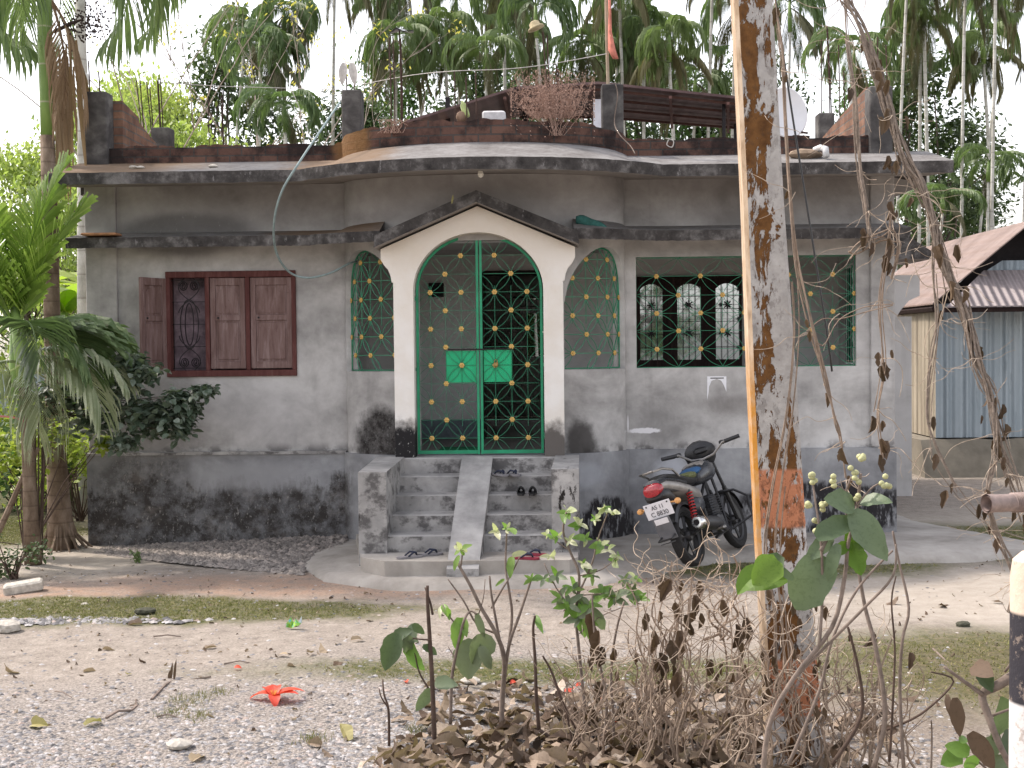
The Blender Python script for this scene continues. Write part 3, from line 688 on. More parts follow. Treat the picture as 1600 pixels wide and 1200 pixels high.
# eave bulb, poster remnant
p=P(751,268,12.35); mb=MB(); mb.lathe([(.001,-.06),(.022,-.05),(.03,-.025),(.022,0),(.014,.02),(.014,.06)],(p.x,12.35,p.z),'z',10); mb.obj('eave_bulb',simple('bulb_white',(.8,.78,.7),.3,.05),H)
pa=[P(*q,YW-.004) for q in ((1105,588),(1135,588),(1135,612),(1131,602),(1127,595),(1120,592),(1112,595),(1108,604),(1107,614),(1105,625))]
mb=MB(); mb.prism([(p.x,p.z) for p in pa],YW-.004,YW-.001); fixn(mb.obj('poster_scrap',simple('white_paper',(.85,.85,.88),.8,.05,bump=0),H))
mb=MB(); a=P(1110,591,YW-.006); b=P(1131,591,YW-.006); mb.box((a.x,YW-.006,a.z-.004),(b.x,YW-.0045,a.z+.006)); mb.obj('poster_lettering',MT['iron'],H)
# ================================================================ GROUND
def groundmat():
    t=T('ground_soil',.97,.12); o=t.xyz()
    n1=t.noise(1.1,6,.62); n2=t.noise(7,6,.7); n3=t.noise(60,4,.75); 
    gvA=t.ramp(n3,[(.34,(.12,.115,.115)),(.46,(.34,.32,.315)),(.56,(.55,.52,.51)),(.7,(.74,.71,.70))]); dirt=t.ramp(t.M('ADD',t.M('MULTIPLY',n2,.45),t.M('MULTIPLY',n3,.55)),[(.38,(.27,.245,.23)),(.46,(.43,.395,.37)),(.54,(.53,.49,.46)),(.64,(.68,.64,.61))])
    def B(cx,cy,rx,ry,soft=.5,amp=.35,ns=1.2): return t.blob((cx,cy),(rx,ry),soft,amp,ns,'xy')
    grav=t.mx(B(-1.2,6.6,3.2,1.5,.8),B(-.1,8,1.6,.9,.9))
    c=t.mix(grav,dirt,gvA)
    pink=t.mx(B(-1.9,11.2,2.4,.5,1.1,.6,2.5),B(-3.6,10.95,2.2,.3,1.1,.7,2.5)); c=t.mix(t.M('MULTIPLY',pink,t.ramp(n2,[(.35,.2),(.6,.75)])),c,t.ramp(n3,[(.35,(.46,.29,.21)),(.65,(.66,.46,.36))]))
    sand=t.mx(B(-5.2,12.6,1.8,.8),B(4.6,10.6,2.6,1.3,.6),B(6.5,14,4,2.0,.6)); c=t.mix(t.M('MULTIPLY',sand,.8),c,t.ramp(n2,[(.3,(.60,.56,.51)),(.7,(.74,.70,.66))]))
    gr=t.mx(B(-3.6,10.15,2.5,.55,.5,.5,2.5),B(5.0,13.4,1.7,1.3,.6,.35,2),B(3.2,8.2,1.7,1.1,.7,.4,2.5),B(2.2,12.0,1.5,.6,.7,.5,2.5),B(.3,8.2,2.,.3,1.,.6,3),B(-8,14.5,3.,1.5))
    gc=t.ramp(t.noise(22,5,.75),[(.34,(.06,.07,.03)),(.5,(.14,.17,.055)),(.6,(.25,.22,.12)),(.72,(.40,.34,.25))]); c=t.mix(t.M('MULTIPLY',gr,t.ramp(n2,[(.3,.45),(.55,.95)])),c,gc)
    br=t.mx(B(3.3,8.0,1.5,1.0,.9,.4,3),B(1.2,7.2,1.6,.8,.9,.4,3)); c=t.mix(t.M('MULTIPLY',br,.4),c,(.20,.155,.115))
    far=t.st(o[1],17,30); c=t.mix(t.M('MULTIPLY',far,.8),c,t.ramp(n2,[(.3,(.05,.07,.02)),(.7,(.16,.15,.08))]))
    fl=t.st(o[0],-5.2,-6.5); c=t.mix(t.M('MULTIPLY',t.M('MULTIPLY',fl,t.st(o[1],12.6,13.6)),.9),c,t.ramp(n2,[(.3,(.05,.08,.02)),(.7,(.17,.16,.08))]))
    c=t.mix(1.,c,(.60,.57,.525),'MULTIPLY')
    t.bump(t.M('ADD',t.M('MULTIPLY',n3,.5),n2),.8,.02); t.base(c); return t.m
import numpy as np
def gz(x,y):
    return .018*math.sin(x*1.7+1)*math.sin(y*1.3)+.008*math.sin(x*5.1+y*3.3)
def gnd():
    mb=MB(); xs=[-200,-60,-25,-14]+[-10+i*.12 for i in range(176)]+[14,25,60,200]; ys=[-60,-20,-5,2]+[4+i*.12 for i in range(92)]+[15.5,17,20,30,60,250]
    nx=len(xs)
    vs=[(x,y,(gz(x,y) if 4<=y<=15 and -10<=x<=11 else 0)) for y in ys for x in xs]
    fs=[(j*nx+i,j*nx+i+1,(j+1)*nx+i+1,(j+1)*nx+i) for j in range(len(ys)-1) for i in range(nx-1)]
    mb.add(vs,fs); return setting(mb.obj('ground',groundmat(),smooth=True))
gnd()
# concrete apron round the house
out=[(-2.3,13.35),(-2.3,12.6),(-2.25,12.0),(-1.95,11.4),(-1.2,11.05),(-.4,10.9),(.5,11.0),(1.0,11.6),(1.6,12.25),(3.0,12.1),(3.7,12.1),(4.55,12.45),(4.95,12.8),(4.6,13.6),(4.15,14.6),(4.0,20.2),(3.5,20.2),(3.5,13.35)]
rs=random.Random(2); o2=[]
for i in range(len(out)):
    a=V(out[i]);b=V(out[(i+1)%len(out)]); k=max(1,int((b-a).length/.08))
    for j in range(k): p=a+(b-a)*(j/k); o2.append(V((p.x+rs.uniform(-.015,.015),p.y+rs.uniform(-.015,.015),0)))
cc=V((0,14.5,0)); mb=MB(); n=len(o2)
def sh(p,d,z): q=p+(cc-p).normalized()*d; return V((q.x,q.y,z))
ring0=[sh(p,-.05,-.03) for p in o2]; ring1=[sh(p,.0,.035) for p in o2]; ring2=[sh(p,.05,.06) for p in o2]; ring3=[sh(p,.4,.095) for p in o2]; ring4=[sh(p,1.0,.10) for p in o2]
mb.loft([ring0,ring1,ring2,ring3,ring4],caps=False); k=len(mb.v); mb.add([(p.x,p.y,.0995) for p in ring4],[tuple(range(n))]); setting(fixn(mb.obj('pavement',MT['apron'],smooth=True)))
# ---------------------------------------------------------------- stones
def stone(mb,c,r,rs,flat=.6,mi=0):
    vs=[];q=rs.uniform(0,PI)
    for k,(x,y,z) in enumerate(((1,0,0),(-1,0,0),(0,1,0),(0,-1,0),(0,0,1),(.7,.7,.35),(-.7,.7,.3),(-.7,-.7,.35),(.7,-.7,.3))):
        s=r*rs.uniform(.7,1.15); X=x*s*1.25*math.cos(q)-y*s*math.sin(q); Y=x*s*1.25*math.sin(q)+y*s*math.cos(q); vs.append((c[0]+X,c[1]+Y,c[2]+(z*flat*s)))
    mb.add(vs,[(0,5,4),(5,2,4),(2,6,4),(6,1,4),(1,7,4),(7,3,4),(3,8,4),(8,0,4)],mi)
def stonemat(name,st,rough=.9):
    t=T(name,rough,.25); g=t.n('ShaderNodeNewGeometry'); c=t.ramp(g.outputs['Random Per Island'],st); c=t.mix(.25,c,t.ramp(t.noise(60,3),[(.3,(.08,.08,.08)),(.7,(.5,.48,.47))])); t.base(c); return t.m
gm=stonemat('gravel_stone',[(0,(.05,.05,.055)),(.35,(.14,.135,.14)),(.65,(.28,.27,.27)),(.9,(.50,.485,.48)),(1,(.38,.28,.23))])
rs=random.Random(5); mb=MB()
for i in range(60000):
    y=6.1+6*rs.random()**1.9; x=rs.uniform(-2.9,2.0)*y/6.3*1.0
    dens=1.0 if rs.random()<max(.07,1.25-max(0,y-6.7)*.75) else 0
    if x>.6 and rs.random()<.7: continue
    if not dens: continue
    if y<8.2 and x<-.9-(8.2-y)*.2 and rs.random()<.4: continue
    stone(mb,(x,y,gz(x,y)-.002),rs.choice((.005,.006,.008,.010,.013,.018)),rs,.6)
for i in range(500):
    y=rs.uniform(9.0,9.9); x=-4.0+rs.gauss(0,.5)
    stone(mb,(x,9.75+rs.gauss(0,.05),.0),rs.uniform(.015,.04),rs)
setting(mb.obj('gravel',gm),'stuff')
rm=stonemat('rubble_stone',[(0,(.09,.075,.065)),(.4,(.17,.145,.125)),(.8,(.28,.245,.215)),(1,(.36,.30,.26))])
mb=MB()
for i in range(5600):
    t_=rs.random()**.8; x=-4.6+2.55*t_; wid=.35+1.15*t_ if t_<.93 else 1.0; y=13.42-rs.random()**1.2*wid*1.25; h=.10*t_*max(0,1-(13.42-y)/(wid*1.3))
    stone(mb,(x,y,h*rs.uniform(.5,1.2)),rs.uniform(.018,.045),rs,.7)
setting(mb.obj('river_stone_rubble',rm),'stuff')
# ---------------------------------------------------------------- grass + litter
gmat=leafmat('grass_blades',(.06,.075,.025),(.14,.17,.05),(.34,.28,.15),.2,.7)
mb=MB()
def ingrass(x,y):
    for cx,cy,rx,ry,d in ((-3.6,10.15,2.4,.5,1),(5.0,13.3,1.6,1.2,.7),(3.2,8.2,1.6,1.,.5),(2.2,12.0,1.4,.5,.8),(.3,8.2,1.9,.28,.5),(-7.5,14.5,2.5,1.4,1)):
        q=((x-cx)/rx)**2+((y-cy)/ry)**2
        if q<1 and rs.random()<d*(1-q*.6): return True
    return False
k=0
while k<42000:
    x,y=rs.uniform(-8,7),rs.uniform(7.3,16)
    if y>9 and rs.random()<.35 and x>-1: continue
    if not ingrass(x,y): continue
    k+=1; h=rs.uniform(.006,.026); a=rs.uniform(0,PI*2); w=.003+.002*y/10; dx,dy=math.cos(a)*w,math.sin(a)*w; z=gz(x,y)-.002; lx,ly=rs.gauss(0,.016),rs.gauss(0,.016)
    mb.add([(x-dx,y-dy,z),(x+dx,y+dy,z),(x+lx,y+ly,z+h)],[(0,1,2)])
for (gx_,gy_) in [(rs.uniform(-2.2,1.6),rs.uniform(6.4,8.1)) for _ in range(14)]:
    for i in range(70):
        x,y=gx_+rs.gauss(0,.04),gy_+rs.gauss(0,.05); h=rs.uniform(.02,.06); mb.add([(x-.002,y,0),(x+.002,y,0),(x+rs.gauss(0,.02),y+rs.gauss(0,.02),h)],[(0,1,2)])
setting(mb.obj('grass',gmat),'stuff')
dry=leafmat('dry_leaf',(.11,.075,.05),(.28,.21,.16),(.55,.47,.39),.15,.7)
dry2=leafmat('dark_dry_leaf',(.05,.035,.026),(.10,.065,.045),(.16,.11,.075),.1,.7)
def curled(mb,c,L,rs,lift=.0,mi=0,curl=1.4):
    a=rs.uniform(0,2*PI); el=rs.uniform(-.15,.5); d=V((math.cos(a)*math.cos(el),math.sin(a)*math.cos(el),math.sin(el))); nz=V((rs.gauss(0,.5),rs.gauss(0,.5),1 if rs.random()<.6 else -1))
    mb.leaf(V(c)+V((0,0,lift)),d,nz,L,L*rs.uniform(.45,.7),bend=rs.uniform(.2,curl),fold=rs.uniform(.2,1.0),seg=6,mi=mi,jag=.55)
mb=MB()
for i in range(1900):
    px=rs.gauss(930,210); py=rs.uniform(1065,1330)
    if px<590+ (1200-py)*.6 or px>1420: continue
    if py<1120 and rs.random()<.55: continue
    p=G(px,py); h=max(0,min(.16,(py-1090)/900)); curled(mb,(p.x,p.y,h*rs.random()),rs.uniform(.05,.15),rs,.01,mi=1 if rs.random()<.38 else 0)
setting(mb.obj('dead_leaf_litter',[dry,dry2]),'stuff')
mb=MB()
for i in range(900):  # small bits of leaf litter over the whole yard
    y=rs.uniform(6.3,13); x=rs.uniform(-.42,.42)*y; curled(mb,(x,y,gz(x,y)+.002),rs.uniform(.012,.04),rs,.002,mi=rs.choice((0,1)))
setting(mb.obj('scattered_leaf_bits',[dry,dry2]),'stuff')
def single(px,py,L,lab,mat,seed,name='dry_leaf',cat='leaf',group='dead leaves lying on the gravel yard',**k):
    r_=random.Random(seed); mb=MB(); p=G(px,py); curled(mb,(0,0,.004),L,r_,.0,**k); o=mb.obj(name,mat); o.location=(p.x,p.y,gz(p.x,p.y)+.004); return tag(o,lab,cat,group)
ylw=leafmat('yellowing_leaf',(.22,.20,.07),(.33,.30,.13),(.45,.40,.24),.2,.6)
for i,(px,py,L,c,lab) in enumerate(((50,1137,.10,ylw,'yellow green curled leaf at the left edge, lower of the left pair'),(133,1135,.10,ylw,'yellow green curled leaf, right one of the pair at the left edge'),
 (322,1122,.07,dry,'ochre brown leaf lying on gravel left below the red flower'),(435,1030,.07,dry,'flat brown leaf left of the two upright curled brown leaves'),
 (486,1028,.06,dry,'upright curled brown leaf, left of a touching pair'),(512,1026,.08,dry,'upright curled brown leaf, right of a touching pair'),(530,1042,.08,dry2,'dark curled leaf just below the touching brown pair'),
 (565,1002,.09,dry,'brown boat shaped leaf on the open ground right of centre'),(573,972,.06,dry2,'small dark crumpled leaf above the boat shaped one'),(222,975,.10,dry,'brown leaf near the dark clump at the grass edge'),
 (338,1012,.09,dry,'thin brown leaf on pale dust left of the plastic wrapper'),(160,1015,.09,dry,'brown leaf lying flat on pale dust left of centre'),(130,1047,.07,dry,'small curled brown leaf below the flat one on pale dust'),
 (30,1047,.10,dry,'pale tan leaf on the dust near the left edge'),(228,1036,.05,dry2,'tiny dark leaf on pale dust by the dry twig'),(503,1162,.07,dry,'brown leaf low on the gravel beside the litter heap'),
 (545,1155,.11,ylw,'long pale leaf low on the gravel touching the litter heap'),(465,1120,.06,dry,'brown leaf right below the red flower'),(205,1054,.04,ylw,'tiny pale leaf standing on the dust near the twig'),
 (300,1187,.10,dry,'brown leaf at the bottom edge left of centre'),(520,1180,.06,dry,'reddish brown leaf at the bottom edge'),(460,1047,.06,dry,'small brown leaf under the flat brown one'),
 (1480,945,.12,dry2,'dark leaf on the pale path near the right edge'),(1385,943,.10,dry,'thin leaf on the pale path right of the dry stems'),(1568,947,.08,dry2,'curled leaf on the path beside the striped post'))):
    single(px,py,L*1.15,lab,c,i+20,curl=1.0)
# red silk-cotton flower and petals
red=leafmat('red_petal',(.50,.04,.03),(.66,.08,.05),(.72,.18,.10),.3,.5)
def flower():
    c=G(428,1096); e=empty('fallen_flower',(c.x,c.y,0),'large red silk cotton flower fallen on the gravel','flower'); 
    for k,(a,L,up,b) in enumerate(((2.9,.115,.35,1.2),(.25,.13,.5,.9),(1.6,.10,.9,1.3),(-1.3,.09,.35,1.6),(-.2,.11,.45,.7),(2.2,.11,.7,1.2))):
        mb=MB(); d=V((math.cos(a),math.sin(a),up)); mb.leaf(V((c.x,c.y,.03)),d,(0,0,1),L*1.45,.07,bend=b,fold=.35,seg=6); o=mb.obj('petal',red,e,smooth=True)
    mb=MB(); mb.lathe([(.001,0),(.016,.003),(.018,.02),(.010,.03),(.001,.03)],(c.x,c.y,0),'z',8); mb.obj('calyx',dry2,e)
    mb=MB()
    for k in range(12):
        a=2*PI*k/12; mb.tube([(c.x,c.y,.03),(c.x+.02*math.cos(a),c.y+.02*math.sin(a),.065)],.0018,3)
    mb.obj('stamens',simple('stamen_yellow',(.65,.33,.08),.6),e)
flower()
for i,(px,py,l) in enumerate(((366,1048,'small red petal alone on pale dust above the big flower'),(636,1071,'pinkish petal fragment on gravel beside the dark stem'),(806,1070,'red petal standing left of the scattered red petals'),(881,1085,'large red petal by an ochre leaf, middle of the red petals'),(894,1083,'small red petal touching the large one'),(910,1075,'red petal on green grass tuft, right of the large petal'),(930,1095,'red petal sliver lower right of the grass tuft'),(955,1128,'red petal fragment caught between stems in the litter'),(966,1135,'second red fragment lower among the stems'),(1152,1138,'red petal left of the dark stems by the pole'),(1170,1140,'red petal right of its neighbour by the pole'))):
    r_=random.Random(i); p=G(px,py); mb=MB(); mb.leaf((0,0,.012),(math.cos(i*2.),math.sin(i*2.),.25),(0,-.4,1),.05,.035,bend=1.,fold=.5); o=mb.obj('red_petal',red,smooth=True); o.location=(p.x,p.y,.006); tag(o,l,'petal','fallen red petals')
# wrapper, twigs
p=G(460,985); mb=MB(); rr=random.Random(1)
gv=[[V((p.x-.055+.11*i/5,p.y+.03-.06*j/4,.02+rr.uniform(0,.045)*(1+(i%2)))) for i in range(6)] for j in range(5)]
mb.loft(gv,caps=False,closed=False)
t=T('wrapper_foil',.35,.5); t.base(t.ramp(t.noise(16,2),[(.38,(.5,.56,.6)),(.48,(.12,.40,.06)),(.6,(.35,.5,.05)),(.7,(.1,.45,.7))])); tag(mb.obj('plastic_wrapper',t.m),'crumpled green and white plastic wrapper on the ground','wrapper')
tw=simple('twig_bark',(.19,.15,.125),.9,.35,25); twd=simple('dark_twig_bark',(.085,.058,.045),.9,.35,25); grn=simple('green_stem',(.12,.17,.06),.8)
def twig(pts,r,lab,mat=tw,name='twig',cat='twig',group='dry twigs lying on the yard'):
    P0=[G(*q) for q in pts]; c=P0[0].copy(); mb=MB(); mb.tube([p-c+V((0,0,.008+.012*math.sin(i*1.9))) for i,p in enumerate(P0)],[r*(1-.5*i/len(P0)) for i in range(len(P0))],5); o=mb.obj(name,mat); o.location=c; return tag(o,lab,cat,group)
twig([(166,1124),(185,1116),(205,1110),(214,1103),(212,1098)],.009,'curved pale twig lying above the yellow leaves')
twig([(237,1095),(258,1075),(270,1064),(290,1064),(330,1062)],.010,'broken dry twig lying flat with two upright leaf tips')
twig([(245,1122),(262,1121),(280,1122)],.006,'short straight twig on gravel left of the flower')
twig([(350,1039),(375,1037),(400,1038)],.005,'thin straight twig beside the lone red petal')
twig([(86,1082),(98,1086),(112,1090)],.005,'thin twig on the pale dust at left')
twig([(1458,1016),(1470,1030),(1495,1048)],.010,'pale dry stick on the brown ground at right')
twig([(240,996),(262,996),(283,995)],.006,'thin twig below the grass strip')
mb=MB(); 
for (x,y,h) in ((267,1062,.11),(272,1064,.14),(264,1062,.06)): p=G(x,y); mb.leaf(p,(.1,0,1),(0,-1,0),h,.018,bend=.2,fold=.3)
tag(mb.obj('dry_sprout',dry2),'two dark upright dried leaf tips rising beside a flat twig','dry sprout')
def rock(px,py,r,lab,mat,name='stone',flat=.6,seed=0,z=0):
    import bmesh
    bm=bmesh.new(); bmesh.ops.create_icosphere(bm,subdivisions=2,radius=r); r_=random.Random(seed); ph=[r_.uniform(0,6) for _ in range(6)]
    for v in bm.verts:
        d=1+.22*math.sin(v.co.x/r*2+ph[0])*math.sin(v.co.y/r*2.3+ph[1])+.12*math.sin(v.co.z/r*4+ph[2]); v.co=V((v.co.x*1.3*d,v.co.y*d,v.co.z*flat*d))
    me=bpy.data.meshes.new(name); bm.to_mesh(me); bm.free(); me.materials.append(mat); o=bpy.data.objects.new(name,me); COL.objects.link(o)
    p=G(px,py) if not hasattr(px,'x') else px; o.location=(p.x,p.y,p.z+r*flat*.5+z); return tag(o,lab,'stone')
rk=simple('pale_rock',(.45,.42,.37),.9,.3,25,bump=.5); rkd=simple('dark_clod',(.07,.07,.05),.95,.4,30,bump=.6)
rock(12,985,.085,'pale tan stone at the left edge of the dusty yard',rk,seed=1); rock(228,959,.06,'dark mossy clod at the edge of the grass strip',rkd,'soil_clod',seed=2)
rock(280,1166,.05,'smooth grey buff pebble on gravel near the bottom edge',rk,seed=3); rock(132,947,.03,'small pale stone at the grass edge',rk,seed=4); rock(1503,980,.045,'dark clod on the brown ground near the striped post',rkd,'soil_clod',seed=5); rock(735,1065,.05,'flat pale stone behind the dry stems',rk,seed=6,flat=.4)
mb=MB(); mb.bbox((-.16,-.07,0),(.16,.07,.09),.015); o=mb.obj('broken_block',rk); p=G(38,925); o.location=p; o.rotation_euler=(.1,-.12,.3); tag(o,'pale broken masonry block at the left edge by dark weeds','block')
# ================================================================ WORLD + LIGHT
w=bpy.data.worlds.new('World'); sc.world=w; w.use_nodes=True; nt=w.node_tree; bg=nt.nodes['Background']; sk=nt.nodes.new('ShaderNodeTexSky'); sk.sky_type='NISHITA'; sk.sun_disc=False
to_sun=V((-.55,.26,.80)).normalized(); el=math.asin(to_sun.z); az=math.atan2(to_sun.x,to_sun.y)
sk.sun_elevation=el; sk.sun_rotation=az; sk.dust_density=2; sk.air_density=1.2; sk.altitude=50
hs=nt.nodes.new('ShaderNodeHueSaturation'); hs.inputs['Saturation'].default_value=.35; nt.links.new(sk.outputs[0],hs.inputs['Color'])
tn=nt.nodes.new('ShaderNodeMix'); tn.data_type='RGBA'; tn.blend_type='MULTIPLY'; tn.inputs[0].default_value=1; nt.links.new(hs.outputs[0],tn.inputs[6]); tn.inputs[7].default_value=(1.05,.99,.97,1)
nt.links.new(tn.outputs[2],bg.inputs[0]); bg.inputs[1].default_value=.15
sl=bpy.data.lights.new('sun','SUN'); sl.energy=1.7; sl.angle=R(3.5); sl.color=(1,.90,.80); so=bpy.data.objects.new('sun',sl); COL.objects.link(so); so.rotation_euler=to_sun.to_track_quat('Z','Y').to_euler()
vs=sc.view_settings; vs.view_transform='Standard'; vs.look='None'; vs.gamma=1; vs.exposure=1.33; vs.use_curve_mapping=False
sc.render.engine='CYCLES'
# ================================================================ VEGETATION
pal_g=leafmat('palm_leaflet',(.07,.12,.05),(.15,.22,.10),(.27,.34,.17),.35,.5,1.)
pal_d=leafmat('old_palm_leaflet',(.08,.08,.05),(.17,.17,.10),(.27,.25,.16),.2,.7,1.)
pal_b=leafmat('fresh_palm_leaflet',(.15,.24,.05),(.24,.35,.08),(.42,.50,.17),.45,.4,1.)
pal_s=leafmat('silvery_palm_leaflet',(.22,.27,.17),(.38,.42,.29),(.55,.57,.43),.3,.4,1.)
pal_o=leafmat('orange_dead_frond',(.14,.085,.055),(.27,.18,.12),(.40,.30,.21),.25,.8,1.)
tk=T('areca_trunk',.9,.2); o_=tk.xyz(); rg=tk.st(tk.M('FRACT',tk.M('MULTIPLY',o_[2],3.3)),.0,.12); c_=tk.ramp(tk.noise(4,6,.7,tk.mp((1,1,.6))),[(.35,(.34,.33,.29)),(.5,(.50,.49,.44)),(.65,(.62,.61,.57))]); c_=tk.mix(tk.M('MULTIPLY',tk.M('SUBTRACT',1.,rg),.5),c_,(.12,.10,.08)); tk.base(c_); MT['ptrunk']=tk.m
tk=T('brown_palm_trunk',.9,.2); o_=tk.xyz(); rg=tk.st(tk.M('FRACT',tk.M('MULTIPLY',o_[2],7.)),.0,.15); c_=tk.ramp(tk.noise(6,6,.7,tk.mp((1,1,.5))),[(.35,(.10,.07,.05)),(.5,(.17,.125,.09)),(.65,(.26,.20,.155))]); c_=tk.mix(tk.M('MULTIPLY',tk.M('SUBTRACT',1.,rg),.4),c_,(.05,.035,.028)); tk.bump(rg,.4,.01); tk.base(c_); MT['btrunk']=tk.m
tk=T('green_palm_culm',.5,.4); o_=tk.xyz(); rg=tk.st(tk.M('FRACT',tk.M('MULTIPLY',o_[2],2.6)),.0,.07); c_=tk.ramp(tk.noise(6,5,.6,tk.mp((1,1,.3))),[(.3,(.11,.19,.04)),(.7,(.23,.34,.09))]); c_=tk.mix(tk.M('SUBTRACT',1.,rg),c_,(.36,.36,.25)); tk.base(c_); MT['gculm']=tk.m
bark=simple('tree_bark',(.15,.12,.10),.9,.35,9,bump=.5)
def frond(mb,base,az,el,L,droop,nl=34,lw=.035,ll=.42,mi=0,hang=.6,rs=random,twist=0,w0=.018,stiff=0):
    pts=[];p=V(base);e=el;n=14
    for i in range(n+1):
        pts.append(p.copy()); t=i/n; d=V((math.cos(az)*math.cos(e),math.sin(az)*math.cos(e),math.sin(e))); p=p+d*(L/n); e-=droop/n*(1+.9*t)
    mb.tube(pts,[w0*(1-.85*i/n) for i in range(n+1)],4,mi=mi,caps=False)
    for i in range(nl):
        t=.16+.84*(i+.5)/nl; k=t*n; a=int(min(k,n-1)); q=pts[a].lerp(pts[a+1],k-a); d=(pts[a+1]-pts[a]).normalized()
        side=d.cross(V((0,0,1))); 
        if side.length<1e-3: side=V((-math.sin(az),math.cos(az),0))
        side.normalize(); up=side.cross(d); l=ll*(.45+.55*math.sin(PI*min(1,t*.85+.15)))*rs.uniform(.8,1.1)
        for s in (-1,1):
            sw=.55+.5*t; dv=(side*s*(1-.45*t)+d*sw+up*rs.uniform(.05,.4)*(1-hang)).normalized()
            w=lw*rs.uniform(.7,1.1); a1=q; m_=q+dv*l*.5-V((0,0,hang*l*.18)); m2=q+dv*l*.82*(1-.18*hang)-V((0,0,hang*l*.50)); e_=q+dv*l*(1-.35*hang)-V((0,0,hang*l*.95))
            wv=dv.cross(V((0,0,1)) if abs(dv.z)<.9 else V((1,0,0))); wv=(d*.8+up*.5).normalized()*w*.5
            mb.add([a1-wv*.4,a1+wv*.4,m_+wv,m_-wv,m2+wv*.8,m2-wv*.8,e_],[(0,1,2,3),(3,2,4,5),(5,4,6)],mi)
def areca(rs,h,r,nf=11,L=2.1,dead=3,bend=0.,droop=2.0,hang=.7,nl=50,mats=None,lw=.052,el=(.1,1.35),ll=.5):
    e=empty('areca_palm',(0,0,0),'tall areca palm','palm tree')
    mb=MB(); n=14; ax=rs.uniform(0,6); pts=[V((math.cos(ax)*bend*(i/n)**2*h,math.sin(ax)*bend*(i/n)**2*h,h*i/n)) for i in range(n+1)]
    mb.tube(pts,[r*(1.25-.45*min(1,i/3)-.15*i/n) for i in range(n+1)],9); mb.obj('trunk',MT['ptrunk'],e,smooth=True)
    top=pts[-1]; mb=MB(); mb.tube([top,top+V((0,0,.35)),top+V((0,0,.8))],[r*1.0,r*1.15,r*.6],8); mb.obj('crownshaft',MT['gculm'],e,smooth=True)
    mb=MB(); b=top+V((0,0,.75))
    for k in range(nf):
        az=2*PI*k/nf*1.618*1.+rs.uniform(-.3,.3); E_=rs.uniform(*el); frond(mb,b,az,E_,L*rs.uniform(.85,1.1),droop*1.12*rs.uniform(.8,1.15),nl,lw,ll,0,hang,rs)
    for k in range(dead): frond(mb,b-V((0,0,.1)),rs.uniform(0,6.3),rs.uniform(-.9,-.2),L*.9,rs.uniform(.6,1.0),nl,lw*.8,ll*.8,1,.95,rs)
    mb.obj('crown',mats or [pal_g,pal_d],e); return e
rs=random.Random(21)
protoP=[areca(rs,10,.075,11,2.2,5,.03,2.3,.85),areca(rs,10.6,.085,12,2.4,6,.02,2.6,.9),areca(rs,9.6,.07,10,2.1,2,.05,2.0,.7),areca(rs,11,.08,12,2.1,7,.03,2.8,.95)]
used=set()
def putpalm(px,Y,topy,lab,kind=None,sc_=None):
    # px, topy: where the head of the trunk shows; Y: distance
    i=kind if kind is not None else rs.randrange(4); src=protoP[i]; h=(10,10.6,9.6,11)[i]
    p=P(px,topy,Y); s=max(.35,p.z/(h+.4)); w=.5*s+.5 if s<1 else s
    if i not in used: used.add(i); o=src; o['label']=lab; o['group']='areca palms behind the house'
    else: o=copy_tree(src,lab,'areca palms behind the house')
    o.location=(p.x,Y,-.02); o.scale=((sc_ or 1.)*.66,(sc_ or 1.)*.66,s); o.rotation_euler=(rs.gauss(0,.022),rs.gauss(0,.022),rs.uniform(0,6.28))
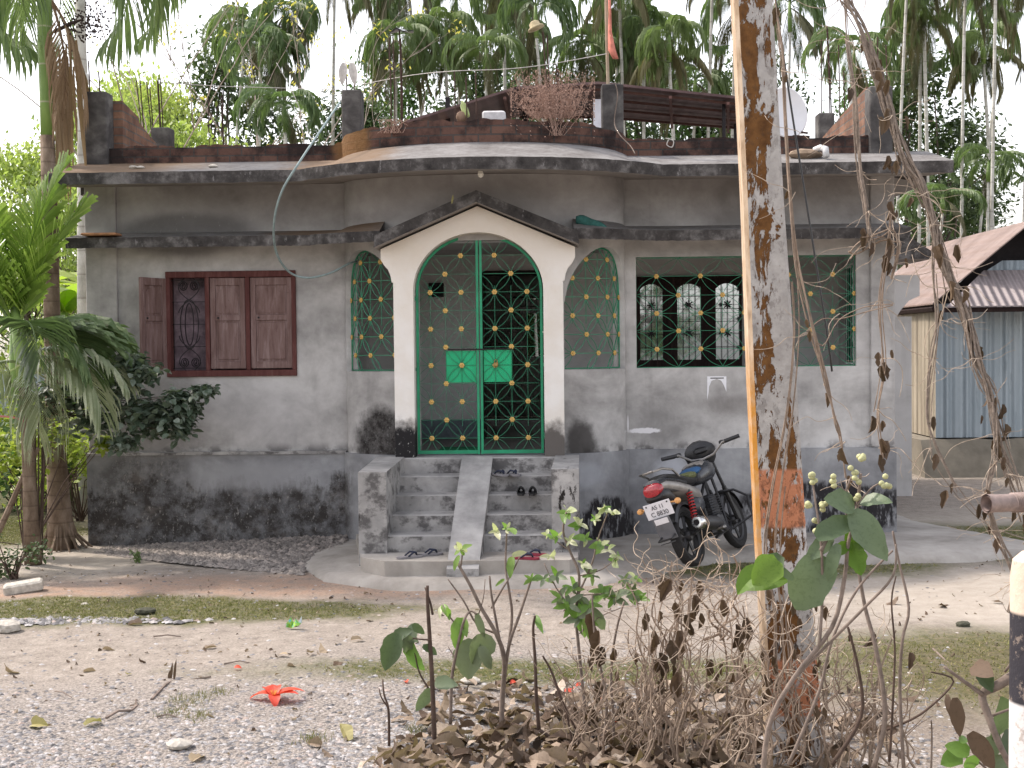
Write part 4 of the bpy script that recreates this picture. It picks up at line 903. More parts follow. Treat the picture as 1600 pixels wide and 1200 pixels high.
for (px,Y,ty,lab,kd) in ((392,30,85,'palm with spotted pale trunk left of the centre roof column, behind the yellow leaved tree',1),(440,31,40,'dense hanging palm crown at the left above the hose column',3),(512,32,-60,'pale straight trunk just left of the roof column with hose',0),
 (607,30,70,'palm crown directly behind the tray on rods',1),(690,33,-30,'pale trunk rising left of the back shed roof slope',0),(700,31,60,'dark shaggy palm crown left of centre above the roof shed',3),(722,36,20,'dark tall crown between the tray and the straw hat on rods',2),
 (752,30,100,'low green palm crown peeping above the left roof slope of the back shed',2),(797,33,-20,'pale bright trunk left of the straw hat on rods',1),(835,38,-40,'purplish distant trunk under the straw hat on rods',0),(868,30,30,'green fan of fronds right of the straw hat on rods',2),
 (905,32,90,'palm crown above the dry weeds on the roof',1),(948,35,20,'palm crown behind the red cloth flag',3),(975,31,-20,'pale trunk just right of the flag column',0),(990,32,60,'second pale trunk right of the flag column',3),
 (1062,30,75,'shaggy palm crown above the middle of the shed roof slope',3),(1070,34,140,'lower dark crown on the shed roof slope under the shaggy one',1),(1093,31,-60,'bright trunk near the concrete pole on its left',0),(1135,33,30,'palm crown half hidden by the concrete pole on its left',1),
 (1290,24,95,'large bright green palm crown above the satellite dish',2),(1392,28,-80,'leaning pale trunk behind the right roof column',0),(1450,30,15,'dark hanging crown right of the hanging vine bundle',3),(1430,33,60,'slim pale trunk leaning right of the right roof column',1),
 (1503,27,-40,'thick pale trunk passing the broadleaf tree on its right side',0),(1508,34,30,'slim trunk close beside the thick pale trunk',2),(1540,26,-90,'straight pale trunk nearest the shed roof peak',0),(1560,32,75,'dark hanging palm crown at the right over the tin shed',3),
 (1596,29,-30,'purplish trunk at the right picture edge above the shed roof',1),(1535,27,262,'short leafy palm beside the right end of the roof eave',2),(1455,26,318,'low palm with yellow green fronds under the right end of the eave',2),
 (340,34,60,'palm crown behind the pale yellow leaves at the left',2),(560,37,-10,'far dark crown above the roof column with the hose',3),(452,23,175,'low palm fan behind the left parapet beside the hose column',2),
 (790,35,60,'far shaggy crown between bright trunks left of the straw hat',1),(1230,36,20,'far crown right beside the concrete pole',0),(930,39,60,'far crown left of the flag column',1),):
    putpalm(px,Y,ty,lab,kd,.9 if Y<25 else (.95 if Y<30 else 1.12))
# broadleaf trees
lf_d=leafmat('dark_leaves',(.035,.06,.03),(.075,.115,.055),(.15,.20,.10),.3,.45,.6)
lf_m=leafmat('mid_leaves',(.04,.08,.03),(.08,.15,.05),(.15,.23,.08),.35,.5,.6)
lf_y=leafmat('yellow_green_leaves',(.16,.24,.07),(.30,.38,.12),(.48,.52,.22),.5,.5,.6)
lf_o=leafmat('golden_leaves',(.32,.34,.08),(.48,.44,.12),(.60,.50,.20),.4,.5,1.)
def tree(rs,h,cr_,mat,n=9000,ls=.13,trunk=.14,low=.25,name='broadleaf_tree',nc=70,hang=0,barkm=None):
    e=empty(name,(0,0,0),'tree','tree'); mb=MB(); tips=[]
    n0=8; pts=[V((rs.gauss(0,.05)*i,rs.gauss(0,.05)*i,h*.55*i/n0)) for i in range(n0+1)]; mb.tube(pts,[trunk*(1.3-.7*i/n0) for i in range(n0+1)],8)
    for k in range(nc):
        t=rs.uniform(low,1.0); a=rs.uniform(0,6.28); q=(cr_*math.sin(PI*min(1,(t-low*.6)/(1-low*.6)*.88+.1))**.7)*rs.uniform(.25,1.05)
        c=V((math.cos(a)*q,math.sin(a)*q,h*t)); tips.append(c)
        if k%2==0:
            s=pts[min(n0,int(n0*rs.uniform(.35,1)))]; m_=s.lerp(c,.5)+V((rs.gauss(0,.15),rs.gauss(0,.15),rs.uniform(-.1,.35))); mb.tube([s,m_,c],[trunk*.35,trunk*.2,.012],5,caps=False)
    mb.obj('trunk',barkm or bark,e,smooth=True)
    mb=MB()
    for i in range(n):
        c=tips[rs.randrange(nc)]; g_=rs.gauss; p=c+V((g_(0,.34),g_(0,.34),g_(0,.24))); a=rs.uniform(0,6.28); el=rs.uniform(-1.2,.5)-hang; d=V((math.cos(a)*math.cos(el),math.sin(a)*math.cos(el),math.sin(el))); w=d.cross(V((rs.gauss(0,.4),rs.gauss(0,.4),1))).normalized(); l=ls*rs.uniform(.6,1.3)
        mb.add([p,p+d*l*.5+w*l*.26,p+d*l,p+d*l*.5-w*l*.26],[(0,1,2,3)])
    mb.obj('crown',mat,e); return e
rs=random.Random(31)
def place(o,px,Y,lab,group='leafy trees behind the house',s=1.,rz=0,cp=False):
    if cp: o=copy_tree(o)
    p=P(px,540,Y); o.location=(p.x,Y,-.02); o.scale=(s,)*3 if not hasattr(s,'__len__') else s; o.rotation_euler=(0,0,rz); o['label']=lab; o['group']=group; return o
tA=tree(rs,8.6,2.3,lf_d,15000,.17,.16,.1,nc=90); tB=tree(rs,7.6,2.6,lf_m,13000,.16,.14,.12,nc=80); tC=tree(rs,8.,2.2,lf_y,11000,.14,.07,.1,'bamboo_clump',nc=80,hang=.6)
place(tA,1440,36,'dark leaved broadleaf tree showing sky through gaps, right of the hanging vines',s=(1.15,1.15,1.12))
place(tA,560,35,'dark speckled tree behind the roof column with the hose',rz=2,s=(1.1,1.1,1.),cp=True)
place(tA,1500,40,'darker tree low behind the pale palm trunks at the right',rz=4,s=(1,1,.8),cp=True)
place(tA,660,38,'dark tree low behind the roof, right of the tray on rods',rz=1,s=(1.2,1.2,.85),cp=True)
place(tA,1250,38,'dark tree low behind the satellite dish',rz=5,s=(1,1,.75),cp=True)
place(tB,480,33,'mid green tree low behind the hose',s=(1,1,.85)); place(tB,300,38,'hazy green tree behind the left roof parapet',rz=2,cp=True,s=(1.1,1.1,1.0))
place(tB,140,38,'pale hazy tree behind the gray palm trunk',rz=3,cp=True,s=(1.1,1.1,1.)); place(tB,900,42,'low green tree under the shed roof line at centre',rz=3,cp=True,s=(1.4,1.2,.65)); place(tB,1100,40,'low green tree under the shed roof near the pole',rz=1,cp=True,s=(1.3,1,.65)); place(tB,1590,40,'low green tree behind the tin shed roof',rz=3.5,cp=True,s=(1.2,1,.55))
place(tC,170,30,'yellow green bamboo clump in bright light behind the left roof corner','clumps of bamboo'); place(tC,300,29,'pale bamboo clump behind the brick side wall','clumps of bamboo',rz=2,s=(1.1,1.,.88),cp=True); place(tC,40,32,'tall bright bamboo clump at the left edge','clumps of bamboo',rz=4,cp=True,s=(1.2,1.2,.9)); place(tC,235,33,'tall faint bamboo clump behind the short rebar stubs','clumps of bamboo',rz=5,cp=True,s=(1,1,1.1))
for (px_,Y_,k_,rz_,sc_,lab_) in ((380,37,tA,1.2,(1.2,1.,1.0),'speckled dark tree between the yellow leaved tree and the hose'),(760,39,tA,2.2,(1.25,1.,.95),'speckled tree far behind the left slope of the back shed'),(960,41,tA,3.3,(1.2,1.,1.05),'speckled tree far behind the flag column'),(1060,43,tB,2.7,(1.4,1.,1.15),'hazy tree far behind the right part of the back shed'),(830,44,tB,4.2,(1.5,1.,1.2),'hazy tree far behind the dry roof weeds'),(620,43,tB,5.1,(1.4,1.,1.2),'hazy tree far behind the metal sheet on rods'),(1370,42,tB,.7,(1.3,1.,1.1),'hazy tree far behind the right roof column'),(1180,42,tA,1.9,(1.2,1.,1.),'dark tree far behind the concrete pole'),(230,36,tC,1.1,(1.3,1.,1.05),'wide pale bamboo clump far behind the short rebar stubs')):
    bt=copy_tree(k_); place(bt,px_,Y_,lab_,rz=rz_,s=(sc_[0],sc_[1],sc_[2]*(1.3 if k_ is not tC else 1.15)))
bt=copy_tree(tB,'broad tree across the road behind the viewer','trees across the road'); bt.location=(2.5,-7,0); bt=copy_tree(tB,'second broad tree across the road behind the viewer','trees across the road'); bt.location=(-3.5,-9,0); bt.scale=(.8,.8,.8)
# bare branching tree with golden leaves at left
def branches(mb,p,d,L,r,depth,rs,out,mi=0,spread=.5,up=.1):
    n=5; pts=[p.copy()]; dd=d.copy()
    for i in range(n): dd=(dd+V((rs.gauss(0,.09),rs.gauss(0,.09),rs.gauss(0,.07)+up*.2))).normalized(); p=p+dd*(L/n); pts.append(p.copy())
    mb.tube(pts,[r*(1-.45*i/n) for i in range(n+1)],5,mi=mi,caps=False)
    if depth==0: out.append((p.copy(),dd.copy())); return
    for k in range(rs.choice((2,2,3))):
        nd=(dd+V((rs.gauss(0,spread),rs.gauss(0,spread),rs.gauss(0,spread*.7)+up))).normalized(); branches(mb,pts[-1] if k else pts[-1],nd,L*rs.uniform(.6,.85),r*.55,depth-1,rs,out,mi,spread,up)
    out.append((pts[3],dd))
def golden(px,Y,h,lab,seed,dirx=.25,n=16):
    r_=random.Random(seed); b=P(px,540,Y); b.z=0; e=empty('golden_leaved_tree',b,lab,'tree'); mb=MB(); out=[]
    branches(mb,b,V((dirx,0,1)).normalized(),h*.5,.05,4,r_,out,spread=.42,up=.15); mb.obj('trunk',simple('pale_bark',(.34,.28,.24),.9),e)
    mb=MB()
    for p,d in out:
        if r_.random()<.6: continue
        for k in range(n):
            q=p+V((r_.gauss(0,.12),r_.gauss(0,.12),r_.gauss(0,.10))); a=r_.uniform(0,6.28); mb.leaf(q,(math.cos(a),math.sin(a),-.5),(0,0,1),.10,.04,seg=2)
    mb.obj('crown',lf_o,e)
golden(210,24,7.5,'sparse tree with golden leaves behind the left brick parapet',3,.12); golden(330,25,7.0,'sparse tree with golden tips and pale bare branches left of the hose',8,.05); golden(440,27,8.5,'bare pale branching tree in front of the left palm crowns',5,-.1,5); golden(150,27,8.5,'thin bare tree behind the gray palm trunk at the left',12,.3,6)
# ---------------- left foreground palms
rs=random.Random(77)
def trunkobj(e,pts,rad,mat,name='trunk',n=12): mb=MB(); mb.tube(pts,rad,n); return mb.obj(name,mat,e,smooth=True)
YA=13.3
b=G(96,850); b=V((P(96,850,YA).x,YA,0)); e=empty('areca_palm',b,'brown ringed areca palm with green upper culm and flared roots at the left house corner','palm tree')
pts=[P(96,846,YA),P(92,780,YA),P(87,700,YA),P(84,600,YA),P(81,480,YA),P(79,360,YA),P(76,280,YA),P(74,212,YA)]; pts[0].z=0
trunkobj(e,pts,[.15,.115,.095,.088,.082,.078,.075,.073],MT['btrunk']); trunkobj(e,[P(74,214,YA),P(72,146,YA),P(70,60,YA),P(70,-60,YA),P(70,-120,YA)],[.066,.066,.074,.082,.06],MT['gculm'],'crownshaft')
mb=MB(); r0=pts[0]
for k in range(34):
    a=rs.uniform(0,6.28); l=rs.uniform(.18,.36); mb.tube([r0+V((math.cos(a)*.10,math.sin(a)*.10,.32)),r0+V((math.cos(a)*.15,math.sin(a)*.15,.16)),r0+V((math.cos(a)*l,math.sin(a)*l*.9,-.02))],[.014,.013,.010],5)
mb.obj('roots',MT['btrunk'],e)
mb=MB(); t0=P(70,-110,YA)
for (az,el,L) in ((PI+.2,.25,2.0),(-.3,.1,1.9),(PI-.6,.55,2.0),(2.2,.3,1.8),(-1.5,.0,1.7),(PI-.1,-.25,1.6),(.6,.9,2.),(-.9,1.1,2.),(3.9,.8,2.),(1.4,1.1,2.)): frond(mb,t0,az,el,L,1.9,30,.05,.6,0,.85,rs)
for (az,el,L) in ((.25,-1.0,1.15),(-.35,-1.2,1.2)): frond(mb,P(80,0,YA),az,el,L,.5,22,.035,.5,1,.9,rs)
mb.obj('crown',[pal_g,pal_o],e)
mb=MB()
for k in range(16): # hanging dead sheath strands
    x=rs.uniform(84,128); p0=P(x-8,rs.uniform(60,110),YA); p1=P(x+rs.uniform(-12,10),rs.uniform(220,330),YA); m_=p0.lerp(p1,.5)+V((.03,rs.gauss(0,.05),0)); mb.leaf(p0,(p1-p0),(0,-1,0),(p1-p0).length,rs.uniform(.03,.07),bend=.12,fold=.3,seg=6)
mb.obj('dead_frond',pal_o,e)
mb=MB()
p0=P(84,50,YA); p1=P(112,36,YA); mb.tube([p0,p1,P(130,30,YA)],[.02,.018,.01],6)
for k in range(260): t_=rs.random(); c=p1.lerp(P(160,26,YA),t_)+V((rs.gauss(0,.09),rs.gauss(0,.08),rs.gauss(0,.10)-.04)); mb.lathe([(.001,-.012),(.012,0),(.001,.014)],c,'z',5)
mb.obj('nut_cluster',simple('dark_nuts',(.045,.03,.025),.8),e)
YB2=16.5; b=P(128,540,YB2); e=empty('areca_palm',(b.x,YB2,0),'gray trunked palm with white wrap right behind the left roof column','palm tree'); trunkobj(e,[V((b.x,YB2,0)),P(130,300,YB2),P(129,140,YB2),P(126,60,YB2),P(126,-60,YB2)],[.10,.075,.068,.066,.06],MT['ptrunk'])
mb=MB(); mb.lathe([(.075,0),(.085,.04),(.08,.09),(.072,.13)],P(129,131,YB2),'z',12); mb.obj('wrap',simple('white_wrap',(.7,.7,.68),.8),e)
mb=MB()
for k in range(9): frond(mb,P(126,-80,YB2),k*.75,rs.uniform(-.1,.9),1.9,2.0,26,.05,.55,0,.85,rs)
mb.obj('crown',[pal_g,pal_d],e)
# short bright palm
YC=12.35; b=P(52,878,YC); e=empty('young_palm',(b.x,YC,0),'young palm with bright upright fronds and drooping silvery ones before the left house edge','palm tree')
trunkobj(e,[V((b.x,YC,0)),P(46,760,YC),P(42,660,YC),P(38,600,YC)],[.085,.062,.058,.05],MT['btrunk'],'trunk'); trunkobj(e,[P(38,605,YC),P(32,540,YC),P(22,480,YC)],[.06,.07,.04],MT['gculm'],'crownshaft')
c0=P(26,530,YC)
mb=MB()
for (az,el,L,dr,hg,mi) in ((.2,1.5,1.75,.35,.2,0),(PI,1.45,1.8,.5,.2,0),(2.4,1.35,1.8,.6,.2,0),(1.2,1.45,1.7,.4,.2,0),(-2.2,1.3,1.7,.8,.2,0),(0,1.32,1.45,.4,.2,0),(PI,1.2,1.7,.9,.3,1),(.1,.42,1.0,.9,.15,1),(-.35,.35,.95,1.1,.3,1),(-1.0,.6,1.2,1.4,.4,1),(.5,.6,1.0,1.0,.3,1)): frond(mb,c0,az,el,L,dr,46,.06,.6,mi,hg,rs,stiff=1)
for (az,el,L,dr,hg) in ((-.05,.55,1.2,1.25,.45),(-.35,.3,1.25,1.3,.6),(-.9,.05,1.1,1.5,.9),(-1.9,.1,1.1,1.5,.9),(PI,.1,1.,1.4,.7)): frond(mb,c0-V((0,0,.22)),az,el,L,dr,38,.04,.5,2,hg,rs)
mb.obj('fronds',[pal_b,pal_g,pal_s],e)
# stick leaning, shrub
mb=MB(); Ys=12.4; mb.tube([P(-12,852,Ys),P(12,800,Ys),P(38,742,Ys),P(60,700,Ys)],[.035,.03,.028,.02],7); tag(mb.obj('leaning_stick',MT['btrunk']),'thick bare stick leaning towards the young palm trunk at the left edge','stick')
def shrubby(name,lab,cat,base,centers,nl,ls,mat,seed,stemmat=tw,ww=.75,nb=None,group=None,hub=None):
    r_=random.Random(seed); e=empty(name,base,lab,cat,group); mb=MB()
    for c,rad in centers:
        for q in range(nb or 3):
            m_=V(base).lerp(c,.55)+V((r_.gauss(0,.05),r_.gauss(0,.05),.1))
            if hub: m_=V(hub)+V((r_.gauss(0,.05),r_.gauss(0,.05),r_.gauss(0,.06)))
            mb.tube([V(base)+V((r_.gauss(0,.02),r_.gauss(0,.02),0)),m_,c+V([r_.gauss(0,.4)*k for k in rad])],[.009,.006,.003],5,caps=False)
    mb.obj('stems',stemmat,e)
    mb=MB()
    for i in range(nl):
        c,rad=centers[r_.randrange(len(centers))]; p=c+V([r_.gauss(0,.5)*k for k in rad]); a=r_.uniform(0,6.28); el_=r_.uniform(-.9,.3); mb.leaf(p,(math.cos(a)*math.cos(el_),math.sin(a)*math.cos(el_),math.sin(el_)),(r_.gauss(0,.4),r_.gauss(0,.4),1),ls*r_.uniform(.6,1.25),ls*ww*r_.uniform(.8,1.1),bend=.4,fold=.2,seg=3)
    mb.obj('leaves',mat,e); return e
lf_b=leafmat('glossy_bluish_leaves',(.05,.08,.05),(.13,.17,.13),(.38,.43,.37),.22,.32,1.)
lf_yl=leafmat('lit_young_leaves',(.10,.17,.03),(.24,.32,.06),(.42,.45,.10),.45,.4,1.)
Yh=12.55; C=lambda x,y,rx,rz,dy=0,ry=.25:(P(x,y,Yh+dy),(rx,ry,rz))
shrubby('broadleaf_shrub','dark glossy leaved shrub spreading across the left plinth and window corner','shrub',V((P(58,860,Yh+.1).x,Yh+.1,0)),[C(90,635,.35,.22),C(140,620,.3,.2),C(190,600,.25,.16),C(215,640,.25,.16),C(150,660,.35,.14),C(240,665,.22,.12),C(60,610,.3,.2),C(282,665,.12,.12),C(278,620,.10,.07),C(318,610,.10,.05),C(250,640,.2,.1),C(205,562,.1,.07),C(230,580,.12,.06),C(192,690,.1,.08),C(296,640,.06,.1)],2500,.09,lf_b,4,twd,nb=1,hub=P(62,640,Yh))
shrubby('sunlit_bush','small bush with yellow green lit leaves under the dark shrub at left','shrub',V((P(40,860,12.9).x,12.9,0)),[(P(40,690,12.9),(.35,.2,.2)),(P(90,680,12.9),(.3,.2,.15)),(P(20,720,12.9),(.25,.2,.2)),(P(165,690,12.9),(.08,.1,.08))],520,.075,lf_yl,9,twd)
for i,(px,Y,h,wd,lab) in enumerate(((120,15.5,1.4,.5,'green undergrowth bush between the palm trunk and the left plinth'),(70,16.5,1.2,.6,'green bush behind the two left palm trunks'),(15,17,1.5,.7,'bush at the left edge behind the leaning stick'),(130,18,1.7,.5,'taller bush along the left side of the house'),(30,21,1.8,1.0,'far bush at the left edge in the garden'))):
    b=V((P(px,540,Y).x,Y,0)); shrubby('garden_bush',lab,'bush',b,[(b+V((rs.gauss(0,wd*.4),rs.gauss(0,.3),h*rs.uniform(.2,.9))),(wd*.5,.4,.3)) for _ in range(7)],1500,.085,lf_m if i%2 else lf_yl,40+i,twd,group='bushes beside the left side of the house')
b=G(20,905); shrubby('dark_weed','dark green weed clump at the left edge by the broken block','weed',V((b.x,b.y,0)),[(V((b.x+dx,b.y+.05,.10+.08*k)),(.16,.15,.10)) for k,dx in enumerate((-.15,0,.2,-.3))],420,.045,lf_d,6,twd)
b=G(215,880); shrubby('small_weed','tiny green weed on the pale soil before the left plinth','weed',V((b.x,b.y,0)),[(V((b.x,b.y,.07)),(.05,.05,.05))],30,.035,lf_m,6,grn)
# banana
lf_ban=leafmat('banana_leaf',(.14,.24,.04),(.28,.40,.06),(.50,.52,.12),.5,.4,.5)
def banana(px,Y,h,lab,seed):
    r_=random.Random(seed); b=V((P(px,540,Y).x,Y,0)); e=empty('banana_plant',b,lab,'banana plant'); trunkobj(e,[b,b+V((.03,0,h*.6)),b+V((.05,0,h))],[.12,.10,.06],MT['gculm'],'trunk')
    mb=MB()
    for k in range(8):
        a=k*.8+r_.uniform(-.2,.2); mb.leaf(b+V((.05,0,h)),(math.cos(a)*.7,math.sin(a)*.7,.75),(0,0,1),r_.uniform(1.3,1.8),.5,bend=1.6,fold=-.25,seg=8)
    mb.obj('leaves',lf_ban,e)
banana(95,17.5,2.6,'banana plant with big lit leaves seen between palm trunk and house',1); banana(20,19,2.8,'banana plant at the left edge behind the palm fronds',2)
# ---------------- foreground stems by the road
lf_g=leafmat('fresh_shrub_leaves',(.07,.15,.03),(.14,.27,.06),(.30,.42,.15),.4,.4,2.)
lf_w=leafmat('pale_new_leaves',(.22,.30,.14),(.42,.46,.32),(.62,.60,.50),.35,.4,2.)
lf_gr=leafmat('dusty_green_leaves',(.07,.11,.06),(.15,.20,.13),(.30,.34,.26),.25,.5,2.)
def px2(pts,Y,yj=.0,rs=rs): return [P(a,b,Y+(rs.uniform(-yj,yj) if yj else 0)) for a,b in pts]
def smoothpts(pts,k=4):
    out=[]; n=len(pts)
    for i in range(n-1):
        p0=pts[max(0,i-1)];p1=pts[i];p2=pts[i+1];p3=pts[min(n-1,i+2)]
        for j in range(k):
            t=j/k; out.append(.5*((2*p1)+(p2-p0)*t+(2*p0-5*p1+4*p2-p3)*t*t+(3*p1-p0-3*p2+p3)*t**3))
    out.append(pts[-1]); return out
def stem(mb,pts,Y,r,yj=.03,n=6,mi=0,rs=rs,taper=.5):
    q=smoothpts(px2(pts,Y,yj,rs)); mb.tube(q,[r*(1-taper*i/len(q)) for i in range(len(q))],n,mi=mi); return q
def plant(name,lab,cat,Y,stems,leaves,smat,lmat,group=None,base=None,fl=None):
    b=base or stems[0][0][0]; bp=P(b[0],b[1],Y); e=empty(name,bp,lab,cat,group); mb=MB()
    for s in stems: stem(mb,s[0],Y,s[1])
    mb.obj('stems',smat,e,smooth=True)
    if leaves:
        mb=MB()
        for l in leaves:
            (x0,y0),(x1,y1),w=l[:3]; p=P(x0,y0,Y+rs.uniform(-.05,.05)); q=P(x1,y1,Y+rs.uniform(-.08,.02)); L=(q-p).length
            mb.leaf(p,q-p,V((rs.gauss(0,.35),-1,rs.uniform(.2,.9))),L*1.08,L*w,bend=rs.uniform(.1,.9),fold=rs.uniform(.1,.5),seg=8,mi=l[3] if len(l)>3 else 0,jag=.22)
        mb.obj('leaves',lmat,e,smooth=True)
    return e
LM=[lf_g,lf_w,lf_gr,lf_d,dry2]
def rosetteleaves(x,y,n,L,mi=0,w=.4,rs=rs,up=0):
    L=L*.8
    out=[]
    for k in range(n): a=2*PI*(k+rs.random()*.6)/n; l=L*rs.uniform(.7,1.2); out.append(((x,y),(x+math.cos(a)*l,y+math.sin(a)*l*.8-up),w,mi if not hasattr(mi,'__len__') else rs.choice(mi)))
    return out
# big-leaf sapling with single dark stem
plant('leafy_sapling','straight dark stemmed sapling with a cluster of large green leaves, left of the other stems','sapling',6.35,[([(680,1195),(676,1080),(671,990),(668,940),(668,915)],.014),([(669,1075),(655,1050),(648,1020)],.006),([(672,1000),(650,998),(620,992)],.005),([(676,960),(672,940),(664,918)],.007)],
 [((622,990),(600,1045),.6,3),((640,1000),(655,1048),.62,0),((660,1010),(684,1020),.6,3),((625,985),(650,1000),.55,2),((635,992),(640,1025),.5,2),((645,975),(662,990),.6,3),((615,1000),(640,985),.5,3),((672,1075),(653,1112),.5,2),((680,1065),(712,1070),.55,2),((648,975),(640,1005),.6,2)],twd,LM)
plant('bare_stem','short leafless forked stem on the gravel left of the sapling','stem',6.4,[([(608,1165),(607,1110),(600,1085),(598,1062)],.008),([(606,1105),(596,1090),(592,1075)],.005),([(605,1100),(590,1097)],.003)],None,twd,None)
plant('forked_shrub','pale forked bare shrub with a few green tips in front of the stairs','shrub',6.9,[([(782,1150),(785,1090),(788,1030),(775,990),(752,950),(735,915),(715,880)],.016),([(786,1080),(795,1010),(812,960),(830,905)],.011),([(788,1040),(776,975),(768,930),(765,900)],.009),([(775,990),(745,975),(725,940),(700,905)],.007),([(768,950),(785,920),(800,895),(812,870)],.006),([(795,1010),(800,960),(795,920),(790,885),(792,830)],.009),([(720,885),(722,860),(712,850)],.005),([(746,965),(755,935),(758,905)],.004)],
  rosetteleaves(792,826,5,14,(0,1),.45)+rosetteleaves(775,830,3,14,1,.4)+rosetteleaves(720,858,6,20,(1,0,1),.5)+[((718,868),(706,890),.4,0),((800,870),(795,898),.45,0),((800,868),(822,862),.4,1),((788,905),(775,915),.35,0)]+rosetteleaves(830,905,4,14,0,.4),tw,LM)
plant('leafy_shrub','small shrub with dangling green oval leaves left of the forked shrub','shrub',6.7,[([(704,1130),(706,1060),(715,1010),(725,970),(735,955),(745,960)],.010),([(720,985),(700,960),(692,945)],.005),([(712,1030),(700,1010)],.004)],
 [((698,950),(706,970),.4,0),((718,965),(712,1012),.5,0),((722,965),(728,990),.45,0),((745,958),(756,995),.35,2),((692,945),(700,960),.4,0),((690,947),(685,960),.3,1),((760,990),(740,1035),.9,2),((742,1000),(722,1060),.8,2),((750,1010),(768,1045),.5,2)],tw,LM)
plant('white_tipped_shrub','shrub with whitish new leaves in front of the right stair cheek','shrub',6.9,[([(915,1120),(905,1020),(900,960),(905,900),(890,860),(880,830),(885,800)],.010),([(903,930),(925,880),(935,840),(950,800)],.006),([(900,960),(870,920),(850,880)],.005),([(905,900),(940,890),(965,870)],.004),([(890,860),(868,845),(855,832)],.004),([(908,930),(960,925),(990,910)],.004),([(905,990),(935,965),(970,950)],.004)],
  sum([rosetteleaves(x,y,n,L,(0,1,1),.42) for x,y,n,L in ((885,800,6,15),(905,820,5,15),(945,795,6,15),(958,800,4,14),(930,812,5,14),(870,838,5,14),(855,835,4,13),(915,842,4,17),(940,850,5,17),(965,870,4,16),(890,845,4,15),(950,860,3,18),(992,905,5,16),(960,875,4,12),(860,870,4,14),(910,880,4,12))],[])+
  sum([rosetteleaves(x,y,n,L,(2,0,2),.42) for x,y,n,L in ((870,900,5,22),(895,920,6,26),(920,945,6,30),(890,945,5,28),(940,925,6,24),(960,935,6,24),(985,925,5,20),(905,965,5,32),(875,935,5,24),(850,905,4,20),(925,900,5,20),(975,905,5,16),(1000,935,4,18))],[])+[((915,950),(925,1000),.4,0),((905,940),(912,995),.4,0),((925,950),(945,985),.45,2)],tw,LM)
plant('bare_stem','dark leafless stem with a knobbly tip right of the forked shrub','stem',6.5,[([(842,1140),(838,1090),(836,1030),(833,985),(836,962)],.011),([(842,1140),(870,1160),(890,1190)],.010)],[((836,962),(847,985),.3,0)],twd,LM)
plant('bare_stem','thin leaning dark stem crossing low over the litter heap','stem',6.2,[([(935,1195),(905,1150),(880,1100),(862,1050),(848,1025)],.010),([(885,1110),(892,1150),(900,1190)],.006)],None,twd,None)
for (x0,y0,pts,lab) in ((940,1190,[(940,1190),(948,1110),(942,1060),(930,1000),(925,930)],'pale upright stem below the white tipped shrub'),(960,1195,[(960,1195),(958,1120),(955,1050),(962,990),(975,940)],'pale stem beside the white tipped shrub'),):
    plant('bare_stem',lab,'stem',6.4,[(pts,.009)],None,tw,None)
# hanging dark dead leaves
def deadleaves(mb,lst,Y):
    for (x,y,l) in lst:
        p=P(x,y,Y+rs.uniform(-.06,.06)); mb.leaf(p,V((rs.gauss(0,.15),rs.gauss(0,.15),-1)),V((rs.gauss(0,.5),-1,.1)),l/2025*Y,l/2025*Y*.42,bend=rs.uniform(-.6,.9),fold=rs.uniform(.5,1.4),seg=6,jag=.6)
# dry tangle
rs=random.Random(55)
drym=simple('dry_vine_straw',(.42,.34,.265),.9,.35,30); drym2=simple('brown_dry_vine',(.25,.19,.145),.9,.35,30)
def tangle(name,lab,x0,x1,y0,y1,Y,ncurl,nst,seed,dl=0):
    r_=random.Random(seed); e=empty(name,P((x0+x1)/2,y1,Y),lab,'dry shrub'); mb=MB()
    for k in range(nst):
        x=r_.uniform(x0,x1); ty=r_.uniform(y0,y0+(y1-y0)*.5); n=7; w=r_.gauss(0,26); pts=[(x+w*(i/n)+r_.gauss(0,7),y1+(ty-y1)*i/n) for i in range(n+1)]
        stem(mb,pts,Y+r_.uniform(-.25,.25),r_.uniform(.003,.007),.02,5,rs=r_)
        for b_ in range(r_.choice((1,2,3))):
            i=r_.randrange(2,n); q=pts[i]; s=r_.choice((-1,1)); l=r_.uniform(20,60); stem(mb,[q,(q[0]+s*l*.5,q[1]-l*.45),(q[0]+s*l*r_.uniform(.6,1),q[1]-l*r_.uniform(.5,1.2))],Y+r_.uniform(-.2,.2),.0025,.02,4,rs=r_)
    mb.obj('stems',drym2,e)
    mb=MB()
    for k in range(ncurl):
        x=r_.uniform(x0,x1); y=y0+(y1-y0)*r_.random()**1.3; a=r_.uniform(-.9,.9)+(PI if r_.random()<.5 else 0); pts=[(x,y)]; 
        for i in range(r_.randrange(4,9)): a+=r_.gauss(0,.55); pts.append((pts[-1][0]+math.cos(a)*14,pts[-1][1]+math.sin(a)*14))
        stem(mb,pts,Y+r_.uniform(-.3,.3),r_.uniform(.0015,.0032),.03,4,rs=r_)
    mb.obj('vines',drym,e)
    if dl:
        mb=MB(); deadleaves(mb,[(r_.uniform(x0,x1),r_.uniform(y0,y1-80),r_.uniform(16,34)) for _ in range(dl)],Y); mb.obj('dead_leaves',dry2,e)
    return e
tangle('dry_tangle','dense thicket of straw coloured dry twining vines left of the concrete pole',990,1170,900,1190,6.1,85,40,1,16)
tangle('dry_tangle','thin dry twining stems just left of the motorcycle wheel, in front of the thicket',1020,1140,860,1000,6.3,26,9,2,3)
tangle('dry_tangle','dry vine mass clinging round the foot of the concrete pole',1130,1290,960,1195,5.75,70,24,3,12)
tangle('dry_tangle','sparse dry stems right of the concrete pole foot',1290,1430,980,1200,5.9,45,24,4,4)
